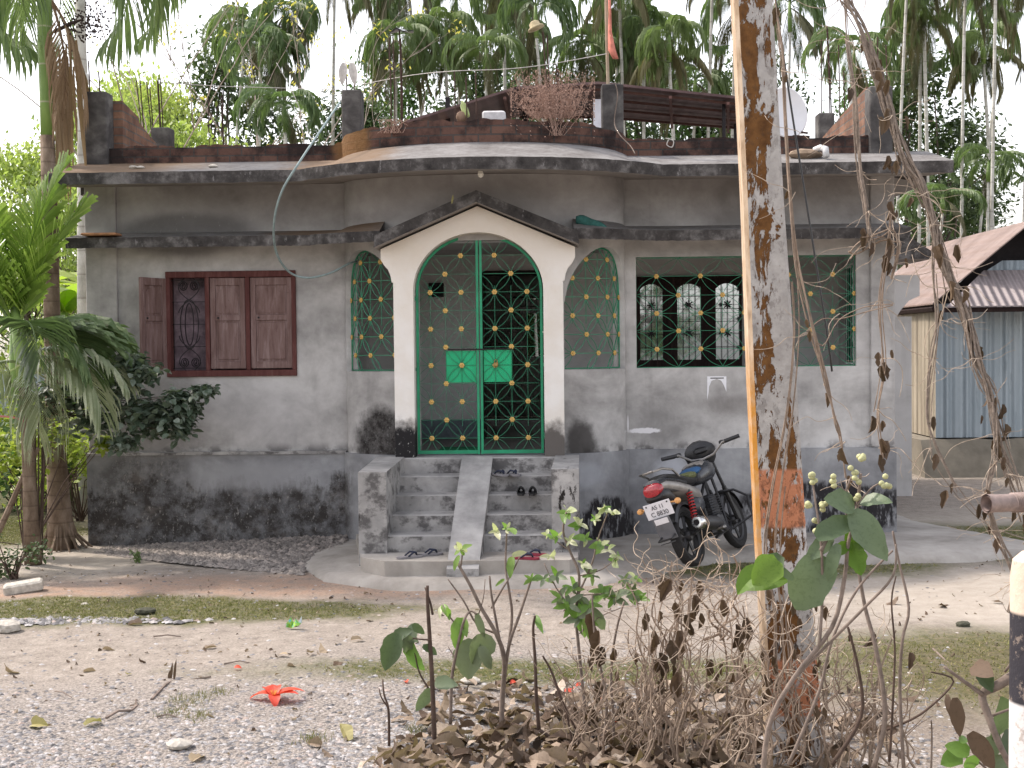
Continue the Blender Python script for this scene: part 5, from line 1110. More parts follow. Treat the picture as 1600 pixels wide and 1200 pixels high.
tangle('dry_tangle','low brown twigs above the litter heap in the middle',880,1010,1010,1190,6.2,40,22,5,5)
e=empty('hanging_dead_leaves',P(1040,1000,6.),'cluster of large black brown dead leaves hanging in the thicket','dead leaves'); mb=MB()
for (x,y,l) in ((1048,905,45),(1022,985,40),(1030,1020,50),(1050,1000,48),(1060,1050,50),(1072,960,45),(1035,1060,35),(1085,930,40),(1060,985,55),(1150,975,48),(1165,965,45)): deadleaves(mb,[(x,y,l*.9)],6.)
mb.obj('leaves',dry2,e)
e=empty('hanging_dead_leaves',P(930,960,6.4),'long brown dead leaf dangling under the white tipped shrub','dead leaves'); mb=MB(); deadleaves(mb,[(922,958,55),(936,985,55),(940,1010,40),(935,1065,36)],6.4); mb.obj('leaves',dry2,e)
# big-leaf flowering plant near the pole
lf_big=leafmat('large_soft_leaf',(.06,.10,.05),(.13,.18,.11),(.24,.29,.21),.25,.45,14.)
lf_bl=leafmat('backlit_large_leaf',(.05,.11,.015),(.10,.19,.025),(.18,.28,.05),.4,.45,9.)
YF=4.6
e=plant('flowering_shrub','large leaved shrub with round pale buds rising in front of the concrete pole','shrub',YF,[([(1190,1260),(1200,1140),(1240,1060),(1300,980),(1320,900),(1325,850),(1338,800),(1345,740)],.010),([(1280,1010),(1285,930),(1283,850),(1275,790),(1268,740)],.006),([(1240,1060),(1290,1010),(1350,950),(1395,900),(1400,850)],.007),([(1328,830),(1320,780),(1330,745)],.005),([(1338,790),(1365,760),(1385,755)],.004),([(1338,790),(1318,765),(1302,757)],.004),([(1283,860),(1300,830),(1340,800)],.008)],
 [((1290,870),(1243,955),.72,0),((1220,868),(1190,905),.7,2),((1330,800),(1385,870),.55,0),((1325,850),(1368,820),.85,1),((1335,790),(1300,775),.8,0),((1345,785),(1385,775),.6,0),((1275,840),(1340,806),.5,0),((1310,850),(1290,905),.4,0),((1330,850),(1345,895),.7,1),((1300,865),(1335,845),.5,1),((1215,875),(1180,910),.9,1),((1300,840),(1260,870),.55,0),((1240,905),(1205,880),.3,0)],tw,[lf_big,lf_bl,lf_d])
bm_=simple('pale_buds',(.42,.42,.22),.6,.3,40)
for (x,y,n) in ((1343,715,5),(1340,745,4),(1302,757,4),(1385,755,6),(1268,745,7),(1262,790,3),(1285,793,4),(1342,780,3),(1330,735,2),(1272,820,3)):
    mb=MB()
    for k in range(n): mb.lathe([(.001,-.010),(.0085,-.007),(.0115,0),(.0085,.007),(.001,.011)],P(x+rs.gauss(0,3.2),y+rs.gauss(0,4.5),YF+rs.uniform(-.012,.012)),'z',8)
    mb.obj('bud_cluster',bm_,e,smooth=True)
e=empty('hanging_dead_leaves',P(1180,890,4.7),'half green half brown withered leaf held out left of the flowering shrub','dead leaves'); mb=MB(); p=P(1195,890,4.7); mb.leaf(p,P(1150,915,4.65)-p,(0,-.6,1),.14,.09,bend=.9,fold=.4,seg=6); p=P(1230,905,4.7); mb.leaf(p,P(1155,915,4.7)-p,(0,-.8,.6),.18,.07,bend=.4,fold=.3,seg=6); mb.obj('leaves',lf_bl,e)
for i,(pts,r,lab) in enumerate((([(1412,1200),(1406,1080),(1410,1000),(1420,950),(1405,880),(1395,830)],.010,'tall bare stem crossing the pale path'),([(1300,1195),(1345,1120),(1342,1050),(1325,980)],.012,'dark stem right of the pole foot'),([(1365,1200),(1383,1120),(1370,1020),(1352,950),(1340,880),(1338,850)],.014,'dark double stem with knots left of the tall bare stem'),([(1386,1140),(1440,1115),(1490,1065),(1455,1050)],.008,'bare branch angling right over the brown ground'),([(1455,1200),(1456,1150),(1455,1125)],.006,'short stub stem on the brown ground'),([(1390,1190),(1396,1080),(1398,1010),(1393,940),(1400,900)],.007,'thin wavy stem just left of the tall bare stem'),([(1232,1195),(1280,1080),(1300,1000),(1340,920),(1395,860)],.010,'grey branch leaning right from the foot of the pole'))):
    plant('bare_stem',lab,'stem',5.4,[(pts,r*.8)],None,twd if i%2 else tw,None)
plant('leafy_weed','bright green leaves at the bottom edge beside the striped post','weed',5.2,[([(1560,1260),(1540,1200),(1500,1180)],.006)],[((1500,1178),(1478,1190),.8,0),((1515,1175),(1480,1165),.8,0),((1520,1180),(1515,1205),.8,0),((1535,1180),(1560,1150),.7,2),((1545,1195),(1590,1190),.6,2),((1560,1150),(1575,1100),.8,3),((1580,1145),(1570,1180),.7,3),((1500,1160),(1512,1150),.6,0)],tw,LM)
plant('broken_branch','thick snapped branch with mossy stub leaning behind the striped post','branch',5.1,[([(1600,1045),(1560,1070),(1535,1085),(1545,1120),(1560,1160),(1580,1200)],.022),([(1535,1085),(1500,1060),(1475,1042)],.010),([(1545,1120),(1600,1100)],.007),([(1600,1010),(1570,1050)],.008)],[((1530,1050),(1550,1078),.8,3),((1520,1040),(1545,1050),.7,4),((1515,1145),(1555,1200),.5,4),((1492,1090),(1500,1148),.4,4),((1480,1085),(1484,1120),.3,4)],tw,LM)
# ================================================================ PROPS
blk=simple('black_plastic',(.018,.018,.02),.42,.3,20,spec=.5,bump=.05); rub=simple('tyre_rubber',(.022,.021,.021),.85,.3,40); steel=simple('dull_steel',(.30,.29,.28),.38,.25,20,metal=.9,bump=.03); chrome=simple('chrome',(.6,.6,.6),.18,.1,10,metal=1,bump=0)
paint=simple('charcoal_paint',(.035,.038,.045),.25,.2,6,spec=.6,bump=0); blue=simple('blue_seat_panel',(.03,.09,.20),.5,.2,10); olive=simple('olive_panel',(.11,.12,.05),.6,.2,10); silver=simple('silver_fairing',(.30,.28,.26),.35,.25,8,metal=.4,bump=0)
redm=simple('red_spring',(.45,.03,.03),.4,.2,20); 
t=T('tail_lens',.12,.8); t.base(t.ramp(t.voro(60),[(.0,(.22,.008,.012)),(.6,(.38,.02,.03))])); lens=t.m
amber=simple('amber_lens',(.65,.33,.12),.3,.2,30,bump=0); platem=simple('plate_white',(.72,.70,.72),.5,.06,30,bump=0); darkink=simple('plate_ink',(.08,.08,.09),.7,bump=0)
# bike: local x forward, y left, z up (leaning about the x axis)
BK=empty('motorcycle',(1.33,11.45,.10),'black motorcycle with red tail light leaning on its stand by the right plinth','motorcycle')
hd=math.radians(62); BK.rotation_mode='QUATERNION'; BK.rotation_quaternion=Quaternion((0,0,1),hd)@Quaternion((1,0,0),R(-19)); BK.scale=(.92,.92,.92)
def bp(mb,name,mat,par=None,smooth=True):
    o=mb.obj(name,mat,par or BK,world=False); fixn(o); return autosmooth(o,40) if smooth else o
def wheel(x,name,w,r_=.30,steer=0):
    mb=MB(); c=(x,0,r_); wd=w/2; pr=[(r_-.075,-wd*.7),(r_-.05,-wd),(r_-.02,-wd*.9),(r_-.003,-wd*.45),(r_,0),(r_-.003,wd*.45),(r_-.02,wd*.9),(r_-.05,wd),(r_-.075,wd*.7)]
    n=36; rings=[[V((x+q*math.cos(2*PI*j/n),h,r_+q*math.sin(2*PI*j/n))) for q,h in pr] for j in range(n+1)]
    mb.loft(rings,caps=False); wh=bp(mb,name,rub)
    mb=MB(); pr=[(r_-.078,-wd*.75),(r_-.10,-wd*.5),(r_-.10,wd*.5),(r_-.078,wd*.75)]; rings=[[V((x+q*math.cos(2*PI*j/n),h,r_+q*math.sin(2*PI*j/n))) for q,h in pr] for j in range(n+1)]; mb.loft(rings,caps=False)
    for k in range(5):
        a=2*PI*k/5
        for s in (-.12,.12): mb.tube([(x+.05*math.cos(a+s*2),0,r_+.05*math.sin(a+s*2)),(x+(r_-.09)*math.cos(a+s*.6),0,r_+(r_-.09)*math.sin(a+s*.6))],.012,5)
    mb.lathe([(.001,-.06),(.04,-.055),(.055,-.03),(.055,.03),(.04,.055),(.001,.06)],c,'y',16); o=mb.obj('rim',blk,wh,world=False); fixn(o); autosmooth(o)
wheel(0,'rear_wheel',.11); wheel(1.27,'front_wheel',.085)
def shell(name,secs,mat,n=14,par=None,pw=2.4):
    # secs: (x,zc,halfw,halfh)
    mb=MB(); rings=[]
    for (x,zc_,hw,hh) in secs:
        ring=[]
        for j in range(n):
            a=2*PI*j/n; c,s=math.cos(a),math.sin(a); e=2/pw
            ring.append(V((x,hw*math.copysign(abs(c)**e,c),zc_+hh*math.copysign(abs(s)**e,s))))
        rings.append(ring)
    mb.loft(rings); return bp(mb,name,mat,par)
shell('fuel_tank',[(.50,.80,.05,.03),(.53,.82,.12,.07),(.65,.85,.15,.11),(.80,.87,.155,.125),(.92,.87,.14,.11),(1.0,.86,.09,.07),(1.02,.85,.03,.02)],paint)
shell('tank_panel',[(.62,.90,.10,.03),(.66,.92,.12,.05),(.80,.94,.12,.05),(.88,.94,.08,.03)],silver)
shell('seat',[(-.25,.90,.05,.02),(-.22,.90,.11,.035),(.0,.87,.125,.045),(.2,.82,.13,.045),(.4,.80,.12,.045),(.52,.82,.09,.04),(.55,.82,.04,.02)],blk)
shell('seat_cover',[(.30,.845,.10,.03),(.33,.85,.125,.045),(.44,.855,.122,.045),(.47,.85,.09,.03)],olive); shell('seat_patch',[(.50,.875,.10,.02),(.52,.88,.122,.035),(.60,.895,.122,.04),(.62,.885,.09,.03)],blue)
shell('tail_fairing',[(-.42,.84,.04,.03),(-.40,.84,.085,.06),(-.30,.83,.11,.065),(-.1,.79,.135,.07),(.15,.73,.14,.075),(.38,.66,.13,.09),(.46,.60,.10,.08),(.50,.57,.04,.04)],silver)
shell('tail_cowl',[(-.44,.85,.03,.02),(-.42,.86,.09,.035),(-.3,.875,.112,.03),(-.1,.845,.135,.03),(.1,.80,.14,.03)],paint)
mb=MB(); 
for s in (-1,1): mb.tube([(-.02,s*.13,.87),(-.16,s*.14,.95),(-.34,s*.12,.98),(-.42,s*.05,.975)],.012,6)
mb.tube([(-.42,.05,.975),(-.43,0,.975),(-.42,-.05,.975)],.012,6); bp(mb,'grab_rail',steel)
shell('tail_light',[(-.475,.80,.05,.03),(-.465,.80,.085,.055),(-.43,.81,.10,.065),(-.39,.81,.10,.06)],lens)
shell('tail_housing',[(-.445,.74,.09,.02),(-.41,.75,.11,.07),(-.30,.74,.11,.08),(-.20,.70,.10,.06)],blk)
mb=MB(); Mp=Matrix.Translation((-.43,0,.62))@Matrix.Rotation(R(-12),4,'Y'); mb.bbox((-.006,-.14,-.075),(.0,.14,.075),.002,0,Mp); pl_=bp(mb,'number_plate',platem,smooth=False)
mb=MB()
for y in (-.11,.11): mb.lathe([(.001,-.010),(.008,-.010),(.008,-.005)],(0,0,0),'x',8,0,Mp@Matrix.Translation((0,y,.055)))
o=mb.obj('bolt',blk,pl_,world=False)
def text(s_,size,mat,M_,par,name='lettering',ext=.001):
    cu_=bpy.data.curves.new('t','FONT'); cu_.body=s_; cu_.size=size; cu_.align_x='CENTER'; cu_.align_y='CENTER'; cu_.extrude=ext
    ob=bpy.data.objects.new('t',cu_); COL.objects.link(ob); me=bpy.data.meshes.new_from_object(ob.evaluated_get(bpy.context.evaluated_depsgraph_get())); bpy.data.objects.remove(ob)
    me.name=name; me.materials.clear(); me.materials.append(mat); me.transform(M_); o=bpy.data.objects.new(name,me); COL.objects.link(o); o.parent=par; return o
Rt=Matrix(((0,0,-1,0),(-1,0,0,0),(0,1,0,0),(0,0,0,1)))  # text facing -x, reading from behind
text('AS 11',.055,darkink,Mp@Matrix.Translation((-.0085,0,.028))@Rt,pl_); text('C 8830',.062,darkink,Mp@Matrix.Translation((-.0085,0,-.035))@Rt,pl_)
mb=MB(); Mg=Matrix.Translation((-.42,0,.44))@Matrix.Rotation(R(-16),4,'Y'); mb.bbox((-.008,-.09,-.12),(0,.09,.11),.004,0,Mg); bp(mb,'rear_mudguard',simple('grey_mudguard',(.13,.13,.14),.5,.2,9),smooth=False)
mb=MB(); mb.bbox((-.012,-.07,.045),(-.0085,.07,.10),.001,0,Mg); bp(mb,'reflector_strip',platem,smooth=False)
mb=MB(); mb.tube([(-.40,-.07,.36),(-.50,-.07,.33),(-.50,.07,.33),(-.40,.07,.36)],.010,6); mb.tube([(-.44,-.07,.30),(-.51,-.05,.30),(-.51,.05,.30),(-.44,.07,.30)],.007,5); bp(mb,'saree_guard',blk)
for s in (1,-1):
    mb=MB(); mb.tube([(-.40,s*.10,.66),(-.41,s*.17,.65)],.009,6); mb.lathe([(.001,-.03),(.022,-.025),(.030,0),(.026,.03),(.001,.035)],(-.41,s*.20,.65),'x',10); bp(mb,'indicator',amber)
# hugger mudguard over wheel
mb=MB(); n=12; rings=[]
for k in range(n+1):
    a=R(150)-R(120)*k/n; c=V((math.cos(a)*.33,0,.30+math.sin(a)*.33)); rings.append([c+V((0,-.075,0))-V((math.cos(a),0,math.sin(a)))*.03,c+V((0,-.06,0)),c+V((0,.06,0)),c+V((0,.075,0))-V((math.cos(a),0,math.sin(a)))*.03])
mb.loft(rings,caps=False,closed=False); bp(mb,'inner_mudguard',blk)
for s in (1,-1):
    mb=MB(); a=V((-.02,s*.14,.36)); b=V((.10,s*.13,.72)); pts=[]; d=b-a; u=d.orthogonal().normalized(); v=d.normalized().cross(u)
    for k in range(81): t_=k/80; pts.append(a+d*(.2+.75*t_)+(u*math.cos(t_*PI*18)+v*math.sin(t_*PI*18))*.028)
    mb.tube(pts,.007,5); so_=bp(mb,'shock_absorber',redm); mb=MB(); mb.tube([a,b],.014,8); o=mb.obj('damper',blk,so_,world=False)
# exhaust on right side (-y)
mb=MB(); n=20; M_=Matrix.Translation((-.12,-.20,.40))@Matrix.Rotation(R(8),4,'Y')
mb.lathe([(.026,.0),(.030,-.012),(.050,-.012),(.060,.0),(.064,.03),(.064,.10)],(0,0,0),'x',n,0,M_); bp(mb,'exhaust_tip',chrome)
mb=MB(); mb.lathe([(.060,.06),(.066,.09),(.066,.48),(.05,.55),(.03,.60),(.001,.6)],(0,0,0),'x',n,0,M_); mb.tube([M_@V((.55,0,0)),(.62,-.17,.24),(.80,-.10,.25),(.90,-.05,.40),(.88,0,.50)],.022,8); ex=bp(mb,'exhaust',blk)
mb=MB(); mb.lathe([(.001,-.001),(.026,-.001),(.026,.004),(.001,.004)],(0,0,0),'x',n,0,M_); mb.obj('exhaust_bore',MT['dark'],ex,world=False)
# engine, frame
mb=MB(); mb.bbox((.42,-.13,.22),(.78,.13,.42),.03); mb.bbox((.66,-.09,.40),(.84,.09,.62),.02)
for k in range(7): mb.bbox((.645,-.115,.43+.026*k),(.855,.115,.437+.026*k),.003)
mb.lathe([(.001,-.17),(.09,-.165),(.10,-.12),(.10,.12),(.09,.15),(.001,.155)],(.55,0,.32),'y',18); bp(mb,'engine',simple('engine_casting',(.07,.07,.075),.45,.3,20,metal=.5))
mb=MB()
for s in (-1,1):
    mb.tube([(0,s*.09,.30),(.40,s*.10,.36),(.44,s*.08,.60),(.10,s*.11,.72),(-.30,s*.08,.78)],.016,6); mb.tube([(.44,s*.08,.60),(.98,s*.04,.90),(1.0,s*.05,.55),(.85,s*.10,.24),(.45,s*.11,.20)],.017,6)
bp(mb,'frame',blk)
mb=MB(); mb.bbox((-.05,.085,.26),(.48,.115,.38),.02); bp(mb,'chain_cover',blk,smooth=False)
for s in (-1,1):
    mb=MB(); mb.tube([(.30,s*.10,.30),(.32,s*.24,.28)],.011,6); mb.bbox((.28,s*.24-.05,.262),(.35,s*.24+.05,.298),.01); bp(mb,'foot_rest',steel)
mb=MB(); mb.tube([(.30,.12,.24),(.42,.25,.10),(.40,.34,-.0)],.013,6); bp(mb,'side_stand',blk)
# front
for s in (-1,1):
    mb=MB(); mb.tube([(1.27,s*.075,.30),(1.14,s*.085,.66)],.026,8); mb.tube([(1.14,s*.085,.66),(1.05,s*.085,.93)],.019,8); bp(mb,'fork',blk)
mb=MB(); rings=[]
for k in range(n+1):
    a=R(165)-R(150)*k/n; c=V((1.27+math.cos(a)*.335,0,.30+math.sin(a)*.335)); rings.append([c+V((0,-.06,0))-V((math.cos(a),0,math.sin(a)))*.035,c+V((0,-.045,0)),c+V((0,.045,0)),c+V((0,.06,0))-V((math.cos(a),0,math.sin(a)))*.035])
mb.loft(rings,caps=False,closed=False); bp(mb,'front_mudguard',blk)
st_=R(28) # handlebar turned left
Mh=Matrix.Translation((1.04,0,.95))@Matrix.Rotation(st_,4,'Z')
hb=MB(); hb.tube([Mh@V(p) for p in ((-.10,.40,.16),(-.06,.24,.15),(.0,.12,.06),(0,0,.04),(0,-.12,.06),(-.06,-.24,.15),(-.10,-.40,.16))],.013,8); bp(hb,'handlebar',steel)
for s in (-1,1):
    mb=MB(); mb.tube([Mh@V((-.065,s*.26,.152)),Mh@V((-.105,s*.42,.16))],.021,10); bp(mb,'grip',blk)
    mb=MB(); mb.tube([Mh@V((-.03,s*.23,.15)),Mh@V((.01,s*.28,.14)),Mh@V((-.03,s*.40,.15))],.007,5); mb.bbox((-.05,s*.235-.03,.13),(-.01,s*.235+.03,.175),.01,0,Mh); bp(mb,'lever',blk)
mb=MB(); rr_=[]
for (x,zc_,hw,hh) in ((.0,.14,.08,.05),(.03,.13,.16,.10),(.12,.10,.17,.15),(.22,.04,.14,.13),(.28,.0,.07,.07)): rr_.append([Mh@V((x,hw*math.cos(2*PI*j/14),zc_+hh*math.sin(2*PI*j/14))) for j in range(14)])
mb.loft(rr_); bp(mb,'headlight_cowl',blk)
mb=MB(); mb.bbox((-.02,-.08,.10),(.05,.08,.17),.02,0,Mh); bp(mb,'instrument_cluster',blk)
mb=MB() # crash guard
for s in (-1,1): mb.tube([(1.0,s*.06,.62),(1.02,s*.22,.60),(1.06,s*.33,.50),(1.0,s*.34,.30),(.90,s*.12,.22)],.014,7)
mb.tube([(1.02,.22,.60),(1.03,-.22,.60)],.012,6); bp(mb,'crash_guard',blk)
shell('side_cover',[(.22,.56,.10,.08),(.26,.56,.135,.11),(.40,.57,.13,.11),(.50,.58,.08,.07)],paint)
# ---------------------------------------------------------------- pole
YPo=6.05
mb=MB(); L=[((1139,-60),(1145,-60),(1205,-60)),((1156,300),(1162,300),(1225,300)),((1166,600),(1173,600),(1246,600)),((1178,850),(1184,850),(1262,850)),((1190,1060),(1197,1060),(1280,1060)),((1194,1220),(1203,1220),(1292,1220))]
rings=[]
for l,a,b in L:
    z=P(*a,YPo).z; fa=P(*a,YPo); fb=P(*b,YPo); dp=.20; e_=.018; xl=fa.x; xr=fb.x
    bl=P(l[0],l[1],YPo+dp); x2=min(bl.x,xl-.0); # left face turned slightly to the viewer
    rings.append([V((xl+e_,YPo,z)),V((xr-e_,YPo,z)),V((xr,YPo+e_,z)),V((xr-.02,YPo+dp,z)),V((bl.x,YPo+dp,z)),V((xl,YPo+e_,z))])
rings.append([V((p.x+.03,p.y,-.5)) for p in rings[-1]])
mb.loft(rings); 
t=T('pole_left_sun_and_stain',.9,.2); o_=t.xyz(); n_=t.noise(8,6,.65,t.mp((3,3,.9))); c_=t.ramp(n_,[(.3,(.24,.16,.10)),(.45,(.42,.31,.21)),(.62,(.54,.43,.32))]); mid=t.M('MULTIPLY',t.st(o_[2],2.2,1.7),t.st(o_[2],.9,1.2)); c_=t.mix(t.M('MULTIPLY',mid,t.ramp(t.noise(12,5,.7),[(.35,.3),(.6,1.)])),c_,(.42,.19,.03)); MT['pole2']=t.m; t.base(c_)  # tan sunlight and orange stain both painted into the left face
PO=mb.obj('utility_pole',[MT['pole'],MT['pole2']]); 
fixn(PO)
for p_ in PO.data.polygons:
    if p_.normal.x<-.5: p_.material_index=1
tag(PO,'leaning square concrete utility pole with ochre lichen and faded orange bands','pole')
# roots/vine running up the pole
rs=random.Random(91); e=empty('climbing_vine',P(1240,1150,5.95),'dark dead vine climbing diagonally over the face of the concrete pole','vine'); mb=MB()
for k in range(7):
    j=rs.uniform(-1,1); pts=[(1262+j*14,1180),(1225+j*14,1060),(1218+j*10,960),(1206+j*14,860),(1216+j*12,760),(1236+j*8,640),(1246+j*7,520),(1243+j*8,440)]; 
    if rs.random()<.5: pts=pts[:rs.randrange(4,8)]
    stem(mb,pts,5.98,rs.uniform(.003,.006),.015,5,rs=rs)
mb.obj('stems',drym2,e)
mb=MB(); deadleaves(mb,[(rs.uniform(1180,1290),rs.uniform(900,1120),rs.uniform(15,30)) for _ in range(12)],5.93); mb.obj('dead_leaves',dry2,e)
vin=simple('grey_brown_vine',(.24,.195,.16),.9,.4,40,bump=.6)
# hanging vine bundles
def bundle(name,lab,path,Y,nn,w,seed,leaves=0,r=(.0015,.0045),loose=10):
    r_=random.Random(seed); e=empty(name,P(*path[0],Y),lab,'vine'); mb=MB(); N=len(path)
    for k in range(nn):
        ph=r_.uniform(0,6.28); fr=r_.uniform(.5,1.4); a=r_.uniform(.2,1)*w; pts=[]
        for i,(x,y) in enumerate(path): 
            ww=a*(1+.8*i/N); pts.append((x+math.sin(ph+i*fr)*ww+r_.gauss(0,w*.2),y+r_.gauss(0,8)))
        s0=r_.randrange(0,max(1,N//3)); s1=N-r_.randrange(0,max(1,N//3)); q=smoothpts([P(x,y,Y+.03*math.cos(ph+i*fr)) for i,(x,y) in enumerate(pts)][s0:s1])
        if len(q)>2: mb.tube(q,r_.uniform(*r),5)
    nst=len(mb.f)
    for k in range(loose):
        i=r_.randrange(1,N); x,y=path[i]; s=r_.choice((-1,1)); l=r_.uniform(20,75); a=r_.uniform(-.4,1.3); pts=[(x+r_.gauss(0,w),y)]
        for q in range(5): a+=r_.gauss(0,.35); pts.append((pts[-1][0]+s*math.cos(a)*l/4,pts[-1][1]+math.sin(a)*l/4))
        stem(mb,pts,Y+r_.uniform(-.1,.1),r_.uniform(.0012,.0025),.02,4,rs=r_)
    mb.mi=[0]*nst+[1]*(len(mb.f)-nst); mb.obj('stems',[vin if seed%2 else drym2,drym],e)
    if leaves:
        mb=MB(); deadleaves(mb,[(path[i][0]+r_.gauss(0,w*1.3),path[i][1]+r_.uniform(-20,20),r_.uniform(14,32)) for i in [r_.randrange(N) for _ in range(leaves)]],Y-.03); mb.obj('dead_leaves',dry2,e)
bundle('hanging_vine_bundle','thick rope of dead vines hanging past the tin shed to the right edge',[(1300,-70),(1318,-10),(1345,50),(1370,110),(1392,180),(1412,240),(1440,300),(1458,350),(1470,400),(1490,450),(1510,500),(1525,560),(1548,620),(1560,680),(1582,740),(1600,800)],5.2,26,7,1,40,loose=80)
bundle('hanging_vine_bundle','vine bundle dropping past the right window and wall to the dusty yard',[(1205,-60),(1212,20),(1222,110),(1228,200),(1236,300),(1243,380),(1252,440),(1270,520),(1290,600),(1305,650),(1316,690),(1322,750)],5.4,7,3,2,8,loose=22)
bundle('hanging_vine_bundle','vine strand falling over the brick side wall and right eave',[(1318,-60),(1322,60),(1332,130),(1338,200),(1345,270),(1355,330),(1362,372)],5.5,6,4,3,4,loose=18)
bundle('hanging_vine_bundle','thin dead vine strand with hanging leaves before the right corner pilaster',[(1395,250),(1392,330),(1388,400),(1376,470),(1380,560),(1368,640),(1376,700)],5.5,4,4,4,22,loose=20)
bundle('hanging_vine_bundle','loose vine stems hanging in front of the tan shed wall',[(1462,350),(1460,420),(1468,500),(1460,560),(1450,640),(1458,700),(1490,760),(1540,810),(1600,850)],5.3,4,5,5,8,loose=26)
bundle('hanging_vine_bundle','curling vine stem hooked over the right canopy corner',[(1330,395),(1345,385),(1375,370),(1392,365),(1405,395),(1398,430)],5.5,4,5,6,3,loose=8)
bundle('hanging_vine_bundle','single dry stem swinging left across the right window',[(1262,515),(1285,510),(1310,490),(1350,478),(1395,475)],5.4,2,1.5,8,1,(.0018,.003),loose=3)
bundle('hanging_vine_bundle','vine tail drooping from the striped pipe at the right edge',[(1550,640),(1555,720),(1545,770),(1560,830),(1590,900),(1582,960)],5.15,7,8,7,10,loose=24)
def wire(name,lab,pts,r,mat,cat='cable',k=6,grp=None): mb=MB(); mb.tube(smoothpts([V(p) for p in pts],k),r,6); o=mb.obj(name,mat,smooth=True); return tag(o,lab,cat,grp)
wire('guy_wire','dark stay wire slanting from the top past the satellite dish to the right window',[P(1206,-40,5.7),P(1235,160,5.7),P(1262,330,5.7),P(1292,520,5.7),P(1300,580,5.75)],.0045,blk)
# hose / conduit
cab=simple('pale_blue_conduit',(.24,.31,.31),.6,.2,20)
wire('conduit_loop','pale blue conduit looping from the roof column under the canopy to the bay grille',[P(531,160,13.3),P(505,198,12.6),P(470,250,12.0),P(440,300,12.0),P(428,350,12.2),P(432,395,12.6),P(452,425,12.9),P(480,434,13.0),P(515,427,13.1),P(545,412,13.2),P(560,408,13.4)],.0115,cab)
lt=simple('thin_pale_cord',(.5,.48,.45),.8)
wire('thin_cord','thin pale line running from the rods to the flag column above the roof',[P(560,133,15),P(640,118,14),P(710,111,13),P(790,108,13),P(860,100,13),P(948,84,13.3)],.004,lt)
wire('thin_cord','thin pale line across the trees above the left parapet',[P(246,128,16),P(330,134,17),P(420,137,18),P(530,140,18)],.005,lt); wire('thin_cord','taut cord slanting through the trees beside the hose column',[P(432,98,18),P(460,150,18),P(488,222,18)],.006,lt)
wire('clothes_line','short red line tied at the young palm trunk by the left edge',[P(-10,650,12.3),P(20,652,12.3),P(38,658,12.3)],.010,simple('pink_cord',(.7,.25,.25),.7))
# pipe and striped post
mb=MB(); a=P(1541,787,4.9); b=P(1660,782,5.0); d=(b-a).normalized(); n=18
mb.tube([a,a+d*.04,a+d*.18,b],[.036,.0335,.033,.034],n,caps=False); mb.tube([a+d*.002,a+d*.2],[.028,.028],n,caps=False)
for k in range(9): c=a+d*(.115+.008*k); mb.tube([c-d*.003,c,c+d*.003],[.0335,.0385,.0335],n,caps=False)
tag(autosmooth(mb.obj('bamboo_pipe',simple('weathered_bamboo',(.27,.21,.19),.7,.3,25))),'hollow weathered bamboo rail end with wire windings sticking in from the right','bamboo rail')
t=T('striped_post_paint',.75,.25); o_=t.xyz(); zz=[P(1590,y,4.7).z for y in (965,1108)]; c_=t.mix(t.st(o_[2],zz[0]-.008,zz[0]+.008),(.03,.028,.035),(.62,.50,.40)); c_=t.mix(t.st(o_[2],zz[1]-.008,zz[1]+.008),(.60,.58,.57),c_); c_=t.mix(t.M('MULTIPLY',t.st(t.noise(18,6,.7),.55,.62),.6),c_,(.30,.24,.20)); t.bump(t.noise(30,4),.5,.01); t.base(c_)
c=P(1583,1000,4.7); mb=MB(); rr=.105; zt=P(1590,866,4.7).z; mb.lathe([(rr*1.12,-.6),(rr*1.05,.3),(rr,zt-.10),(rr*.92,zt-.04),(rr*.6,zt-.008),(.001,zt)],(c.x+rr+.03,4.8,0),'z',24); o=autosmooth(mb.obj('guard_post',t.m)); tag(o,'white and black banded roadside guard post cut off by the right edge','post')
# ---------------------------------------------------------------- tin shed right
YSh=20.; SH=empty('tin_shed',(P(1462,690,YSh).x,YSh,0),'blue corrugated tin shed with rusty pink roof on a mud plinth at the right','shed')
def tin(name,c1,c2,ax=0,sc_=40,amp=1.,met=.0):
    t=T(name,.55,.35,met); o_=t.xyz(); wv=t.M('SINE',t.M('MULTIPLY',o_[ax],sc_)); n_=t.noise(2.,6,.65,t.mp((1,1,.3))); c=t.ramp(n_,[(.35,c1),(.65,c2)]); c=t.mix(t.M('MULTIPLY',t.st(t.noise(4,6,.7,t.mp((2,2,.25))),.56,.66),.4),c,tuple(x*.45 for x in c1)); t.bump(wv,.7*amp,.03); t.base(c); return t.m
tb=tin('blue_tin',(.27,.33,.37),(.38,.44,.48),0,42); tb2=tin('tan_tin',(.30,.26,.20),(.42,.37,.29),1,30); tr_=tin('pink_tin_roof',(.20,.145,.125),(.28,.21,.185),0,30,.7); tr2=tin('grey_pink_roof',(.22,.19,.19),(.30,.26,.26),0,52)
xl=P(1462,685,YSh).x; zb=P(1462,684,YSh).z; zt=P(1462,485,YSh).z; xr=xl+6; dpt=2.6
mb=MB(); n=90
def corr(mb,p0,p1,z0,z1,nx,ny,n=80,amp=.012):
    rings=[]
    for z in (z0,z1): rings.append([V((p0[0]+(p1[0]-p0[0])*i/n+nx*amp*math.sin(i*PI/2),p0[1]+(p1[1]-p0[1])*i/n+ny*amp*math.sin(i*PI/2),z)) for i in range(n+1)])
    mb.loft(rings,caps=False,closed=False)
corr(mb,(xl,YSh),(xr,YSh),zb,zt+.1,0,1,240); mb.obj('front_wall',tb,SH,smooth=True)
mb=MB(); corr(mb,(xl,YSh),(xl-.05,YSh+5),zb,zt+.1,1,0,160); mb.obj('side_wall',tb2,SH,smooth=True)
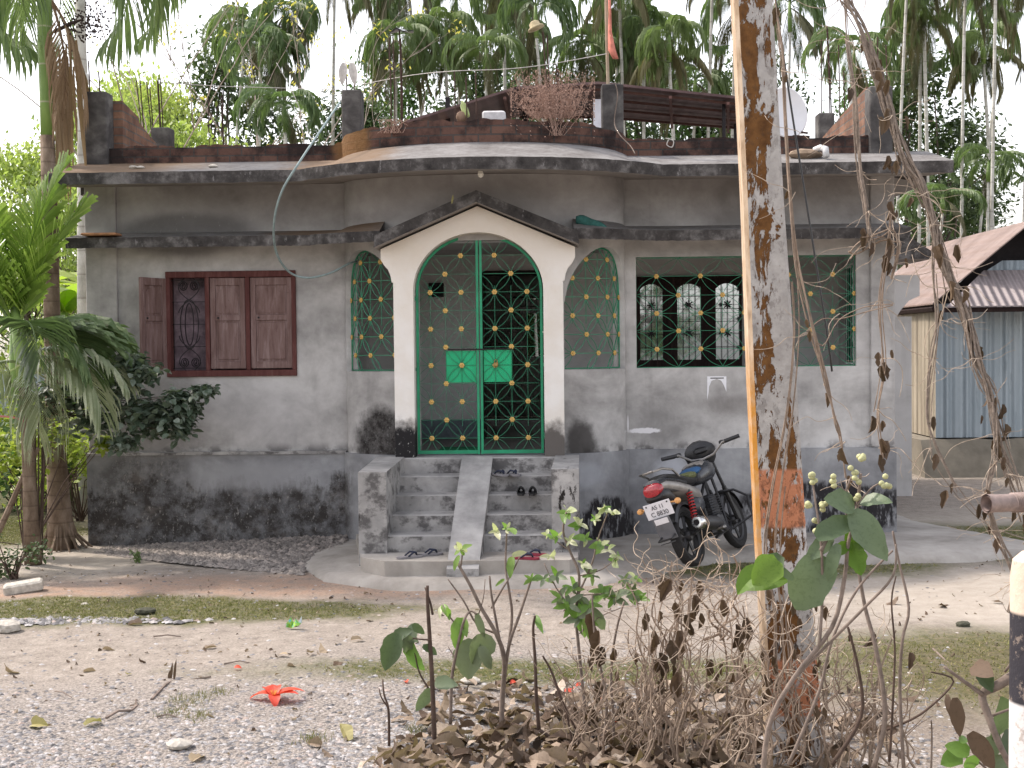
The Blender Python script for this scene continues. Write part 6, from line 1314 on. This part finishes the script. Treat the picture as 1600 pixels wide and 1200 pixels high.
mb=MB(); mb.box((xl+.02,YSh+.03,zb),(xr,YSh+5,zt+.2)); mb.obj('inner_core',MT['dark'],SH)
mb=MB(); rs=random.Random(3); n=30; rings=[]
for k in range(n+1):
    x=xl-.25+(xr-xl+.5)*k/n; j=rs.uniform(-.03,.03); rings.append([V((x,YSh-.30+j,-.05)),V((x,YSh-.18+j,zb*.6)),V((x,YSh-.06,zb-.02+j*.5)),V((x,YSh+5,zb-.02)),V((x,YSh+5,-.05))])
mb.loft(rings); autosmooth(fixn(mb.obj('mud_plinth',simple('mud_plinth_clay',(.20,.18,.145),.95,.25,3,bump=.5),SH)))
# roofs
xrid=7.4; zr=3.87; xe=5.88; zE=2.62
def sheet(name,quad,mat,th=.02):
    mb=MB(); up=V((0,0,th)); q=[V(p) for p in quad]; mb.add(q+[p+up for p in q],[(0,1,2,3),(7,6,5,4),(0,4,5,1),(1,5,6,2),(2,6,7,3),(3,7,4,0)]); return fixn(mb.obj(name,mat,SH))
sheet('main_roof',((xe,YSh-.25,zE),(xrid,YSh-.25,zr),(xrid,YSh+5.3,zr),(xe,YSh+5.3,zE)),tr_)
sheet('main_roof',((xrid,YSh-.25,zr),(2*xrid-xe,YSh-.25,zE),(2*xrid-xe,YSh+5.3,zE),(xrid,YSh+5.3,zr)),tr_)
sheet('front_roof',((xe+.06,YSh-.75,zE-.06),(2*xrid-xe-.06,YSh-.75,zE-.06),(2*xrid-xe-.85,YSh+.0,zE+.50),(xe+.85,YSh+.0,zE+.50)),tr2)
mb=MB(); zg=zE+.45; xa=xe+.80; mb.add([(xa,YSh+.06,zg),(2*xrid-xa,YSh+.06,zg),(2*xrid-xa-.35,YSh+.06,zg+.22),(xa+.35,YSh+.06,zg+.22)],[(0,1,2,3)]); mb.obj('gable_infill',tin('blue_gable',(.20,.25,.29),(.3,.36,.4)),SH)
mb=MB(); mb.add([(xe+.3,YSh+.30,zE+.1),(2*xrid-xe-.3,YSh+.30,zE+.1),(xrid,YSh+.30,zr-.06)],[(0,1,2)]); mb.obj('gable_shade_sheet',MT['dark'],SH)  # dark sheet stands in for the shade inside the open gable
mb=MB(); mb.bbox((xe+.05,YSh-.70,zE-.13),(xr,YSh-.64,zE-.06),.005); mb.obj('eave_beam',MT['darkwood'],SH)
mb=MB(); mb.tube([(xe+.05,YSh-.2,zE-.06),(xe+.05,YSh+5,zE-.06)],.05,6); mb.obj('rafter',MT['darkwood'],SH)
# far tin fence left, and grey annex right of the house
mb=MB(); a=P(-60,600,22); b=P(40,600,22); corr(mb,(a.x-2,22),(b.x+.4,22),0,P(20,585,22).z,0,1,90); o=mb.obj('tin_fence',tb,smooth=True); tag(o,'blue corrugated tin sheet fence far left behind the palm fronds','fence')
AX=empty('annex_wall',(3.9,17,0),'small grey cement annex with sloped ledge just right of the main house','annex'); 
mb=MB(); q=[P(*k,17.) for k in ((1392,430),(1437,430),(1437,462),(1420,470),(1407,485),(1392,510))]; mb.prism([(p.x,p.z) for p in q],17.,17.4); fixn(mb.obj('bracket_wall',MT['inner'],AX)); mb=MB(); q=[P(*k,16.9) for k in ((1380,368),(1408,368),(1450,395),(1450,406),(1380,406))]; mb.prism([(p.x,p.z) for p in q],16.7,18.); fixn(mb.obj('ledge',MT['slab'],AX))
mb=MB(); mb.box((3.62,17.42,0),(P(1425,500,17.4).x,19,2.4)); mb.obj('wall',MT['inner'],AX)
# ---------------------------------------------------------------- roof shed
RS_=empty('roof_shed',(0,17,4.0),'brown corrugated iron shed roof on thin posts standing on the house roof','shed roof')
brt=tin('brown_iron_sheet',(.09,.05,.05),(.16,.10,.095),0,30,.8); rt=T('sheet_top',.5,.4); 
def rsheet(pf,pb,Yf,Yb,name='roof_sheet'):
    a,b=P(*pf[0],Yf),P(*pf[1],Yf); c,d=P(*pb[1],Yb),P(*pb[0],Yb); mb=MB(); up=V((0,0,.03)); q=[a,b,c,d]; mb.add(q+[p+up for p in q],[(0,1,2,3),(7,6,5,4),(0,4,5,1),(1,5,6,2),(2,6,7,3),(3,7,4,0)]); return fixn(mb.obj(name,brt,RS_)),(a,b,c,d)
s1,q1=rsheet(((632,193),(806,139)),((640,215),(815,182)),16.3,18.8); s2,q2=rsheet(((804,139),(935,131)),((812,182),(940,183)),16.3,18.8); s3,q3=rsheet(((935,131),(1160,155)),((940,183),(1160,200)),16.3,18.8)
mb=MB()
for q in (q2,q3):
    for t_ in (.08,.35,.65,.92): f0=q[0].lerp(q[3],t_)-V((0,0,.035)); f1=q[1].lerp(q[2],t_)-V((0,0,.035)); mb.tube([f0,f1],.022,4)
for q in (q1,q2,q3):
    for t_ in (.1,.5,.9): mb.tube([q[0].lerp(q[1],t_)-V((0,0,.07)),q[3].lerp(q[2],t_)-V((0,0,.07))],.025,4)
mb.obj('purlins',simple('brown_purlin',(.13,.07,.06),.8),RS_)
for (px,Y,w_,m_) in ((934,16.5,.055,simple('white_post',(.62,.62,.66),.7,.1)),(1131,16.6,.02,MT['iron']),(820,17.5,.03,MT['iron']),(700,17.,.03,MT['iron']),(1150,18.5,.03,MT['iron'])):
    a=P(px,200,Y); top=P(px,152 if px!=934 else 156,Y).z; mb=MB(); mb.bbox((a.x-w_,Y-w_,4.02),(a.x+w_,Y+w_,top),.004); mb.obj('post',m_,RS_)
# items on the roof
p=P(772,193,14.6); mb=MB(); mb.bbox((p.x-.13,14.5,4.03),(p.x+.13,14.8,P(772,175,14.6).z),.02); o=mb.obj('white_box',simple('white_tank',(.55,.54,.55),.6,.2)); tag(o,'white box standing behind the parapet left of the dry weeds','box')
mb=MB(); c=P(722,158,13.05); d=V((.28,0,-.95)).normalized(); mb.tube([c,c+d*.02,c+d*.04,c+d*.14,c+d*.17],[.012,.018,.035,.036,.03],10); c2=P(727,180,13.05); tag(mb.obj('plastic_bottle',simple('pale_green_plastic',(.42,.50,.20),.4),smooth=True),'pale yellow green bottle upended on a short rod of the parapet','bottle')
mb=MB(); mb.lathe([(.001,-.055),(.04,-.045),(.055,0),(.045,.04),(.02,.055),(.001,.055)],P(721,183,13.05),'z',14); tag(mb.obj('clay_pot',simple('brown_clay',(.25,.17,.12),.9),smooth=True),'small round brown pot under the upended bottle on the parapet','pot')
mb=MB(); c=P(628,50,13.2); mb.add([c+V((-.13,-.05,-.02)),c+V((-.05,-.07,.03)),c+V((.02,-.06,.0)),c+V((.13,-.05,.005)),c+V((.10,.12,.03)),c+V((.0,.14,.06)),c+V((-.10,.10,.03))],[(0,1,5,6),(1,2,3,4,5)]); mb.v+=[ (x,y,z-.015) for x,y,z in mb.v]; mb.f+=[(6+7,5+7,1+7,0+7),(5+7,4+7,3+7,2+7,1+7)]; tag(mb.obj('metal_tray',simple('dull_tin',(.30,.30,.32),.45,.3,30,metal=.6)),'crumpled metal sheet lying on top of the tall rods left of centre','metal sheet')
mb=MB(); c=P(838,45,13.0); M_=Matrix.Translation(c)@Matrix.Rotation(R(-22),4,'Y'); mb.lathe([(.09,0),(.082,.016),(.055,.032),(.05,.065),(.03,.08),(.001,.082)],(0,0,0),'z',16,0,M_); tag(mb.obj('straw_hat',simple('straw',(.38,.32,.20),.9,.3,50),smooth=True),'old straw hat tilted on top of the rods above the dry weeds','hat')
# red flag on column rod
fl=empty('flag',P(950,130,13.4),'faded red cloth tied to a bamboo stick above the roof column','flag'); mb=MB(); mb.tube([P(950,135,13.5),P(948,60,13.5),P(946,-40,13.5)],.018,7); mb.obj('stick',simple('split_bamboo',(.36,.29,.21),.8),fl)
mb=MB(); pts=[P(951,-40,13.44),P(953,20,13.44),P(953,50,13.44),P(956,78,13.42),P(962,92,13.4)]; ws=[.012,.014,.02,.04,.03]; rings=[[p+V((-w_,0,0)),p+V((0,-.035,0)),p+V((w_,0,0)),p+V((0,.02,0))] for p,w_ in zip(pts,ws)]; mb.loft(rings); mb.obj('cloth',simple('faded_red_cloth',(.55,.20,.15),.9,.35,12),fl,smooth=True)
# white cloth on column
mb=MB(); rs=random.Random(8)
for s in (0,1): 
    c=P(538 if s==0 else 550,98,13.5); mb.leaf(c+V((0,0,0)),(.12*(1 if s else -1),-.05,-1),(0,-1,.1),.24,.09,bend=.3,fold=.6,seg=5)
tag(mb.obj('white_cloth',simple('dirty_white_cloth',(.6,.58,.55),.9)),'scraps of white cloth hanging on the rods of the column with the hose','cloth')
# dish
DI=empty('satellite_dish',P(1232,206,14.3),'white round satellite dish on the roof just right of the concrete pole','satellite dish'); c=P(1226,177,14.3)+V((0,.05,0)); Md=Matrix.Translation(c)@V((.42,-1,.12)).to_track_quat('Z','Y').to_matrix().to_4x4()@Matrix.Scale(1.22,4)@Matrix.Scale(1.1,4,(0,1,0))
mb=MB(); mb.lathe([(.001,0),(.09,.008),(.15,.028),(.205,.056),(.215,.050),(.16,.016),(.09,-.006),(.001,-.014)],(0,0,0),'z',36,0,Md); autosmooth(fixn(mb.obj('dish',simple('dish_white',(.82,.83,.85),.45,.06,5,bump=0),DI)))
mb=MB(); mb.tube([c+V((.05,.06,-.05)),P(1240,205,14.35)],.02,7); mb.tube([c+V((.1,.04,-.18)),P(1262,208,14.3)],.012,6); mb.tube([P(1215,212,14.3),P(1265,214,14.3)],.015,6); mb.obj('mount',MT['rust'],DI)
# white pipe elbow, mortar lump, stones
mb=MB(); c=P(1285,237,13.05); mb.tube([P(1273,235,13.05),P(1282,231,13.0),P(1290,233,12.95),P(1291,244,12.9)],.034,10); tag(mb.obj('pipe_elbow',simple('pvc_grey_white',(.50,.50,.50),.5),smooth=True),'grey white drain pipe elbow on the right part of the roof eave','pipe')
p=P(1262,238,13.1); rock(p,0,.13,'brown mound of mortar behind the drain pipe elbow on the eave',simple('brown_mortar',(.24,.18,.13),.95,.3,12,bump=.5),'mortar_lump',.5,9,z=-.06)
for i,(x,y,r_,l) in enumerate(((210,267,.035,'grey stone on the left roof eave, left one of the touching pair'),(219,265,.03,'grey stone on the left roof eave, right one of the touching pair'),(332,262,.035,'single upright stone on the left eave left of the hose'),(986,243,.02,'tiny white stone on the eave right of the centre'),(852,243,.02,'dark crumb on the edge of the eave under the dry weeds'))):
    p=P(x,y,13.0); p.z=3.815+.22*(13.0-12.7)/.85; rock(p,0,r_,l,rkd if i==4 else rk,seed=30+i)
# green basin-like cloth on canopy, leaves on canopy
mb=MB(); a=P(900,350,12.85); b=P(948,357,12.85); rings=[]
for k in range(9):
    t_=k/8; p=a.lerp(b,t_)+V((0,0,-.03*t_+.01*math.sin(t_*9))); h=.075*math.sin(PI*(.25+.62*t_))+.01; d_=.16
    rings.append([p+V((0,-d_*.3,0)),p+V((0,-d_*.25,h)),p+V((0,d_*.2,h*1.25)),p+V((0,d_*.9,h*.9)),p+V((0,d_,0))])
mb.loft(rings); o=mb.obj('folded_cloth',simple('teal_cloth',(.035,.12,.105),.9,.35,18,bump=.5),smooth=True); tag(o,'folded dark teal cloth lying on the lower canopy right of the porch gable','cloth')
mb=MB(); p=P(706,318,12.54); mb.leaf(p,(.15,0,1),(0,-1,0),.09,.02); tag(mb.obj('fallen_leaf',ylw),'small yellow leaf stuck on the left slope of the porch gable','leaf')
mb=MB(); p=P(150,380,13.); mb.bbox((p.x-.14,12.95,3.225),(p.x+.22,13.15,3.25),.008); tag(mb.obj('brick_tile',simple('terracotta',(.42,.22,.12),.9,.3,15)),'flat terracotta tile on the left end of the lower canopy','tile')
# weeds on roof
rs=random.Random(14); wm=simple('dry_roof_weed',(.36,.24,.19),.95,.3,30); WD=empty('dry_roof_weeds',P(869,215,13.0),'tall bushy dry brown weeds growing out of the bay parapet','dry weeds'); mb=MB()
for k in range(70):
    x0=869+rs.gauss(0,6); x1=min(925,max(795,858+rs.gauss(0,34))); yt=rs.uniform(112,160); pts=[(x0,212),(x0*.6+x1*.4,190),(x1*.7+x0*.3,172),(x1,yt)]; q=stem(mb,pts,13.0+rs.uniform(-.15,.2),.0025,.02,4,rs=rs)
    for i in range(5,len(q)):
        for j in range(4): a=rs.uniform(0,6.28); l=rs.uniform(.03,.075); d=V((math.cos(a)*.6,math.sin(a)*.4,.8))*l; mb.tube([q[i],q[i]+d],[.0018,.001],3,caps=False)
mb.obj('stems',wm,WD)
mb=MB()
for k in range(2600):
    x=min(928,max(798,860+rs.gauss(0,34))); y=150+rs.gauss(0,20)+abs(x-860)*.12; 
    if y<108: continue
    p=P(x,y,13.0+rs.uniform(-.2,.25)); l=.012; mb.add([p,p+V((rs.uniform(-l,l),0,l)),p+V((l,rs.uniform(-l,l),0))],[(0,1,2)])
mb.obj('seed_heads',wm,WD)
mb=MB()
for k in range(26): x=612+rs.gauss(0,9); stem(mb,[(x,208),(x+rs.gauss(0,8),196),(x+rs.gauss(0,14),186)],12.98,.004,.02,4,rs=rs)
tag(mb.obj('dry_roof_weeds',wm),'small tuft of dry weed on the left shoulder of the bay parapet','dry weeds')
wire('creeper','thin dry creeper hanging down the right centre roof column',[P(962,132,13.42),P(965,150,13.42),P(960,190,13.42),P(968,210,13.2),P(985,228,13.1),P(992,240,12.9)],.006,tw,'vine')
wire('wire_loop','loose loop of wire on the brick band right of the centre roof column',[P(1040,216,13.45),P(1052,220,13.45),P(1050,230,13.45),P(1042,226,13.45),P(1046,216,13.45)],.005,lt,'wire')
# ---------------------------------------------------------------- sandals
foam=simple('sandal_foam_grey',(.22,.21,.22),.8,.15,30,bump=0); navy=simple('navy_foam',(.02,.025,.05),.6,.2,30,bump=0); maroon=simple('maroon_sole',(.22,.03,.05),.7,.2,30,bump=0)
def flip(loc,rz,lab,sole,strap,group,closed=False,scale=1.,tilt=0):
    e=empty('sandal',loc,lab,'sandal',group,rz); e.scale=(scale,)*3; e.rotation_euler=(tilt,0,rz)
    prof=[(-.125,.012),(-.11,.030),(-.06,.033),(0,.031),(.06,.042),(.10,.042),(.125,.025),(.132,.01)]
    mb=MB(); rings=[]
    for x,w_ in prof: rings.append([V((x,-w_,0)),V((x,w_,0)),V((x,w_,.018)),V((x,-w_,.018))])
    mb.loft(rings); autosmooth(mb.obj('sole',sole,e,world=False))
    mb=MB()
    if closed:
        rings=[]
        for x,w_,h in ((.0,.034,.05),(.03,.040,.062),(.07,.043,.055),(.11,.034,.040),(.13,.012,.025)):
            rings.append([V((x,w_*math.cos(PI*k/8),.018+h*math.sin(PI*k/8))) for k in range(9)])
        mb.loft(rings,caps=False,closed=False)
    else:
        for s in (-1,1): mb.tube([(.075,0,.018),(.06,s*.012,.045),(.02,s*.032,.05),(-.03,s*.034,.018)],[.006,.008,.009,.007],6)
    mb.obj('strap',strap,e,world=False,smooth=True); return e
def gp(px,py,z): p=G(px,py,z); return (p.x,p.y,z+.002)
flip(gp(640,872,plat),R(35),'dark strapped flip flop at the left foot of the stairs, nearer the left cheek wall',foam,navy,'pair of flip flops left of the ramp')
flip(gp(671,868,plat),R(30),'dark strapped flip flop at the left foot of the stairs, the one nearer the ramp',foam,navy,'pair of flip flops left of the ramp')
zs4=plat+rise*4; zs3=plat+rise*3
flip((P(780,750,12.45).x,12.44,zs4+.002),R(-50),'grey black flip flop on the top tread right of the ramp, left one',foam,navy,'pair of flip flops on the top tread'); flip((P(800,750,12.45).x,12.44,zs4+.002),R(-55),'grey black flip flop on the top tread right of the ramp, right one',foam,navy,'pair of flip flops on the top tread')
flip((P(814,775,12.22).x,12.18,zs3+.002),R(90),'black closed toe slipper on the second tread, left one',blk,blk,'pair of black slippers on the second tread',True,.95); flip((P(832,775,12.22).x,12.18,zs3+.002),R(88),'black closed toe slipper on the second tread, right one',blk,blk,'pair of black slippers on the second tread',True,.95)
flip(gp(820,874,plat),R(-12),'navy flip flop with maroon sole right of the ramp, front one',maroon,navy,'pair of maroon soled flip flops'); flip(gp(832,868,plat),R(-18),'navy flip flop with maroon sole right of the ramp, rear one',maroon,navy,'pair of maroon soled flip flops')
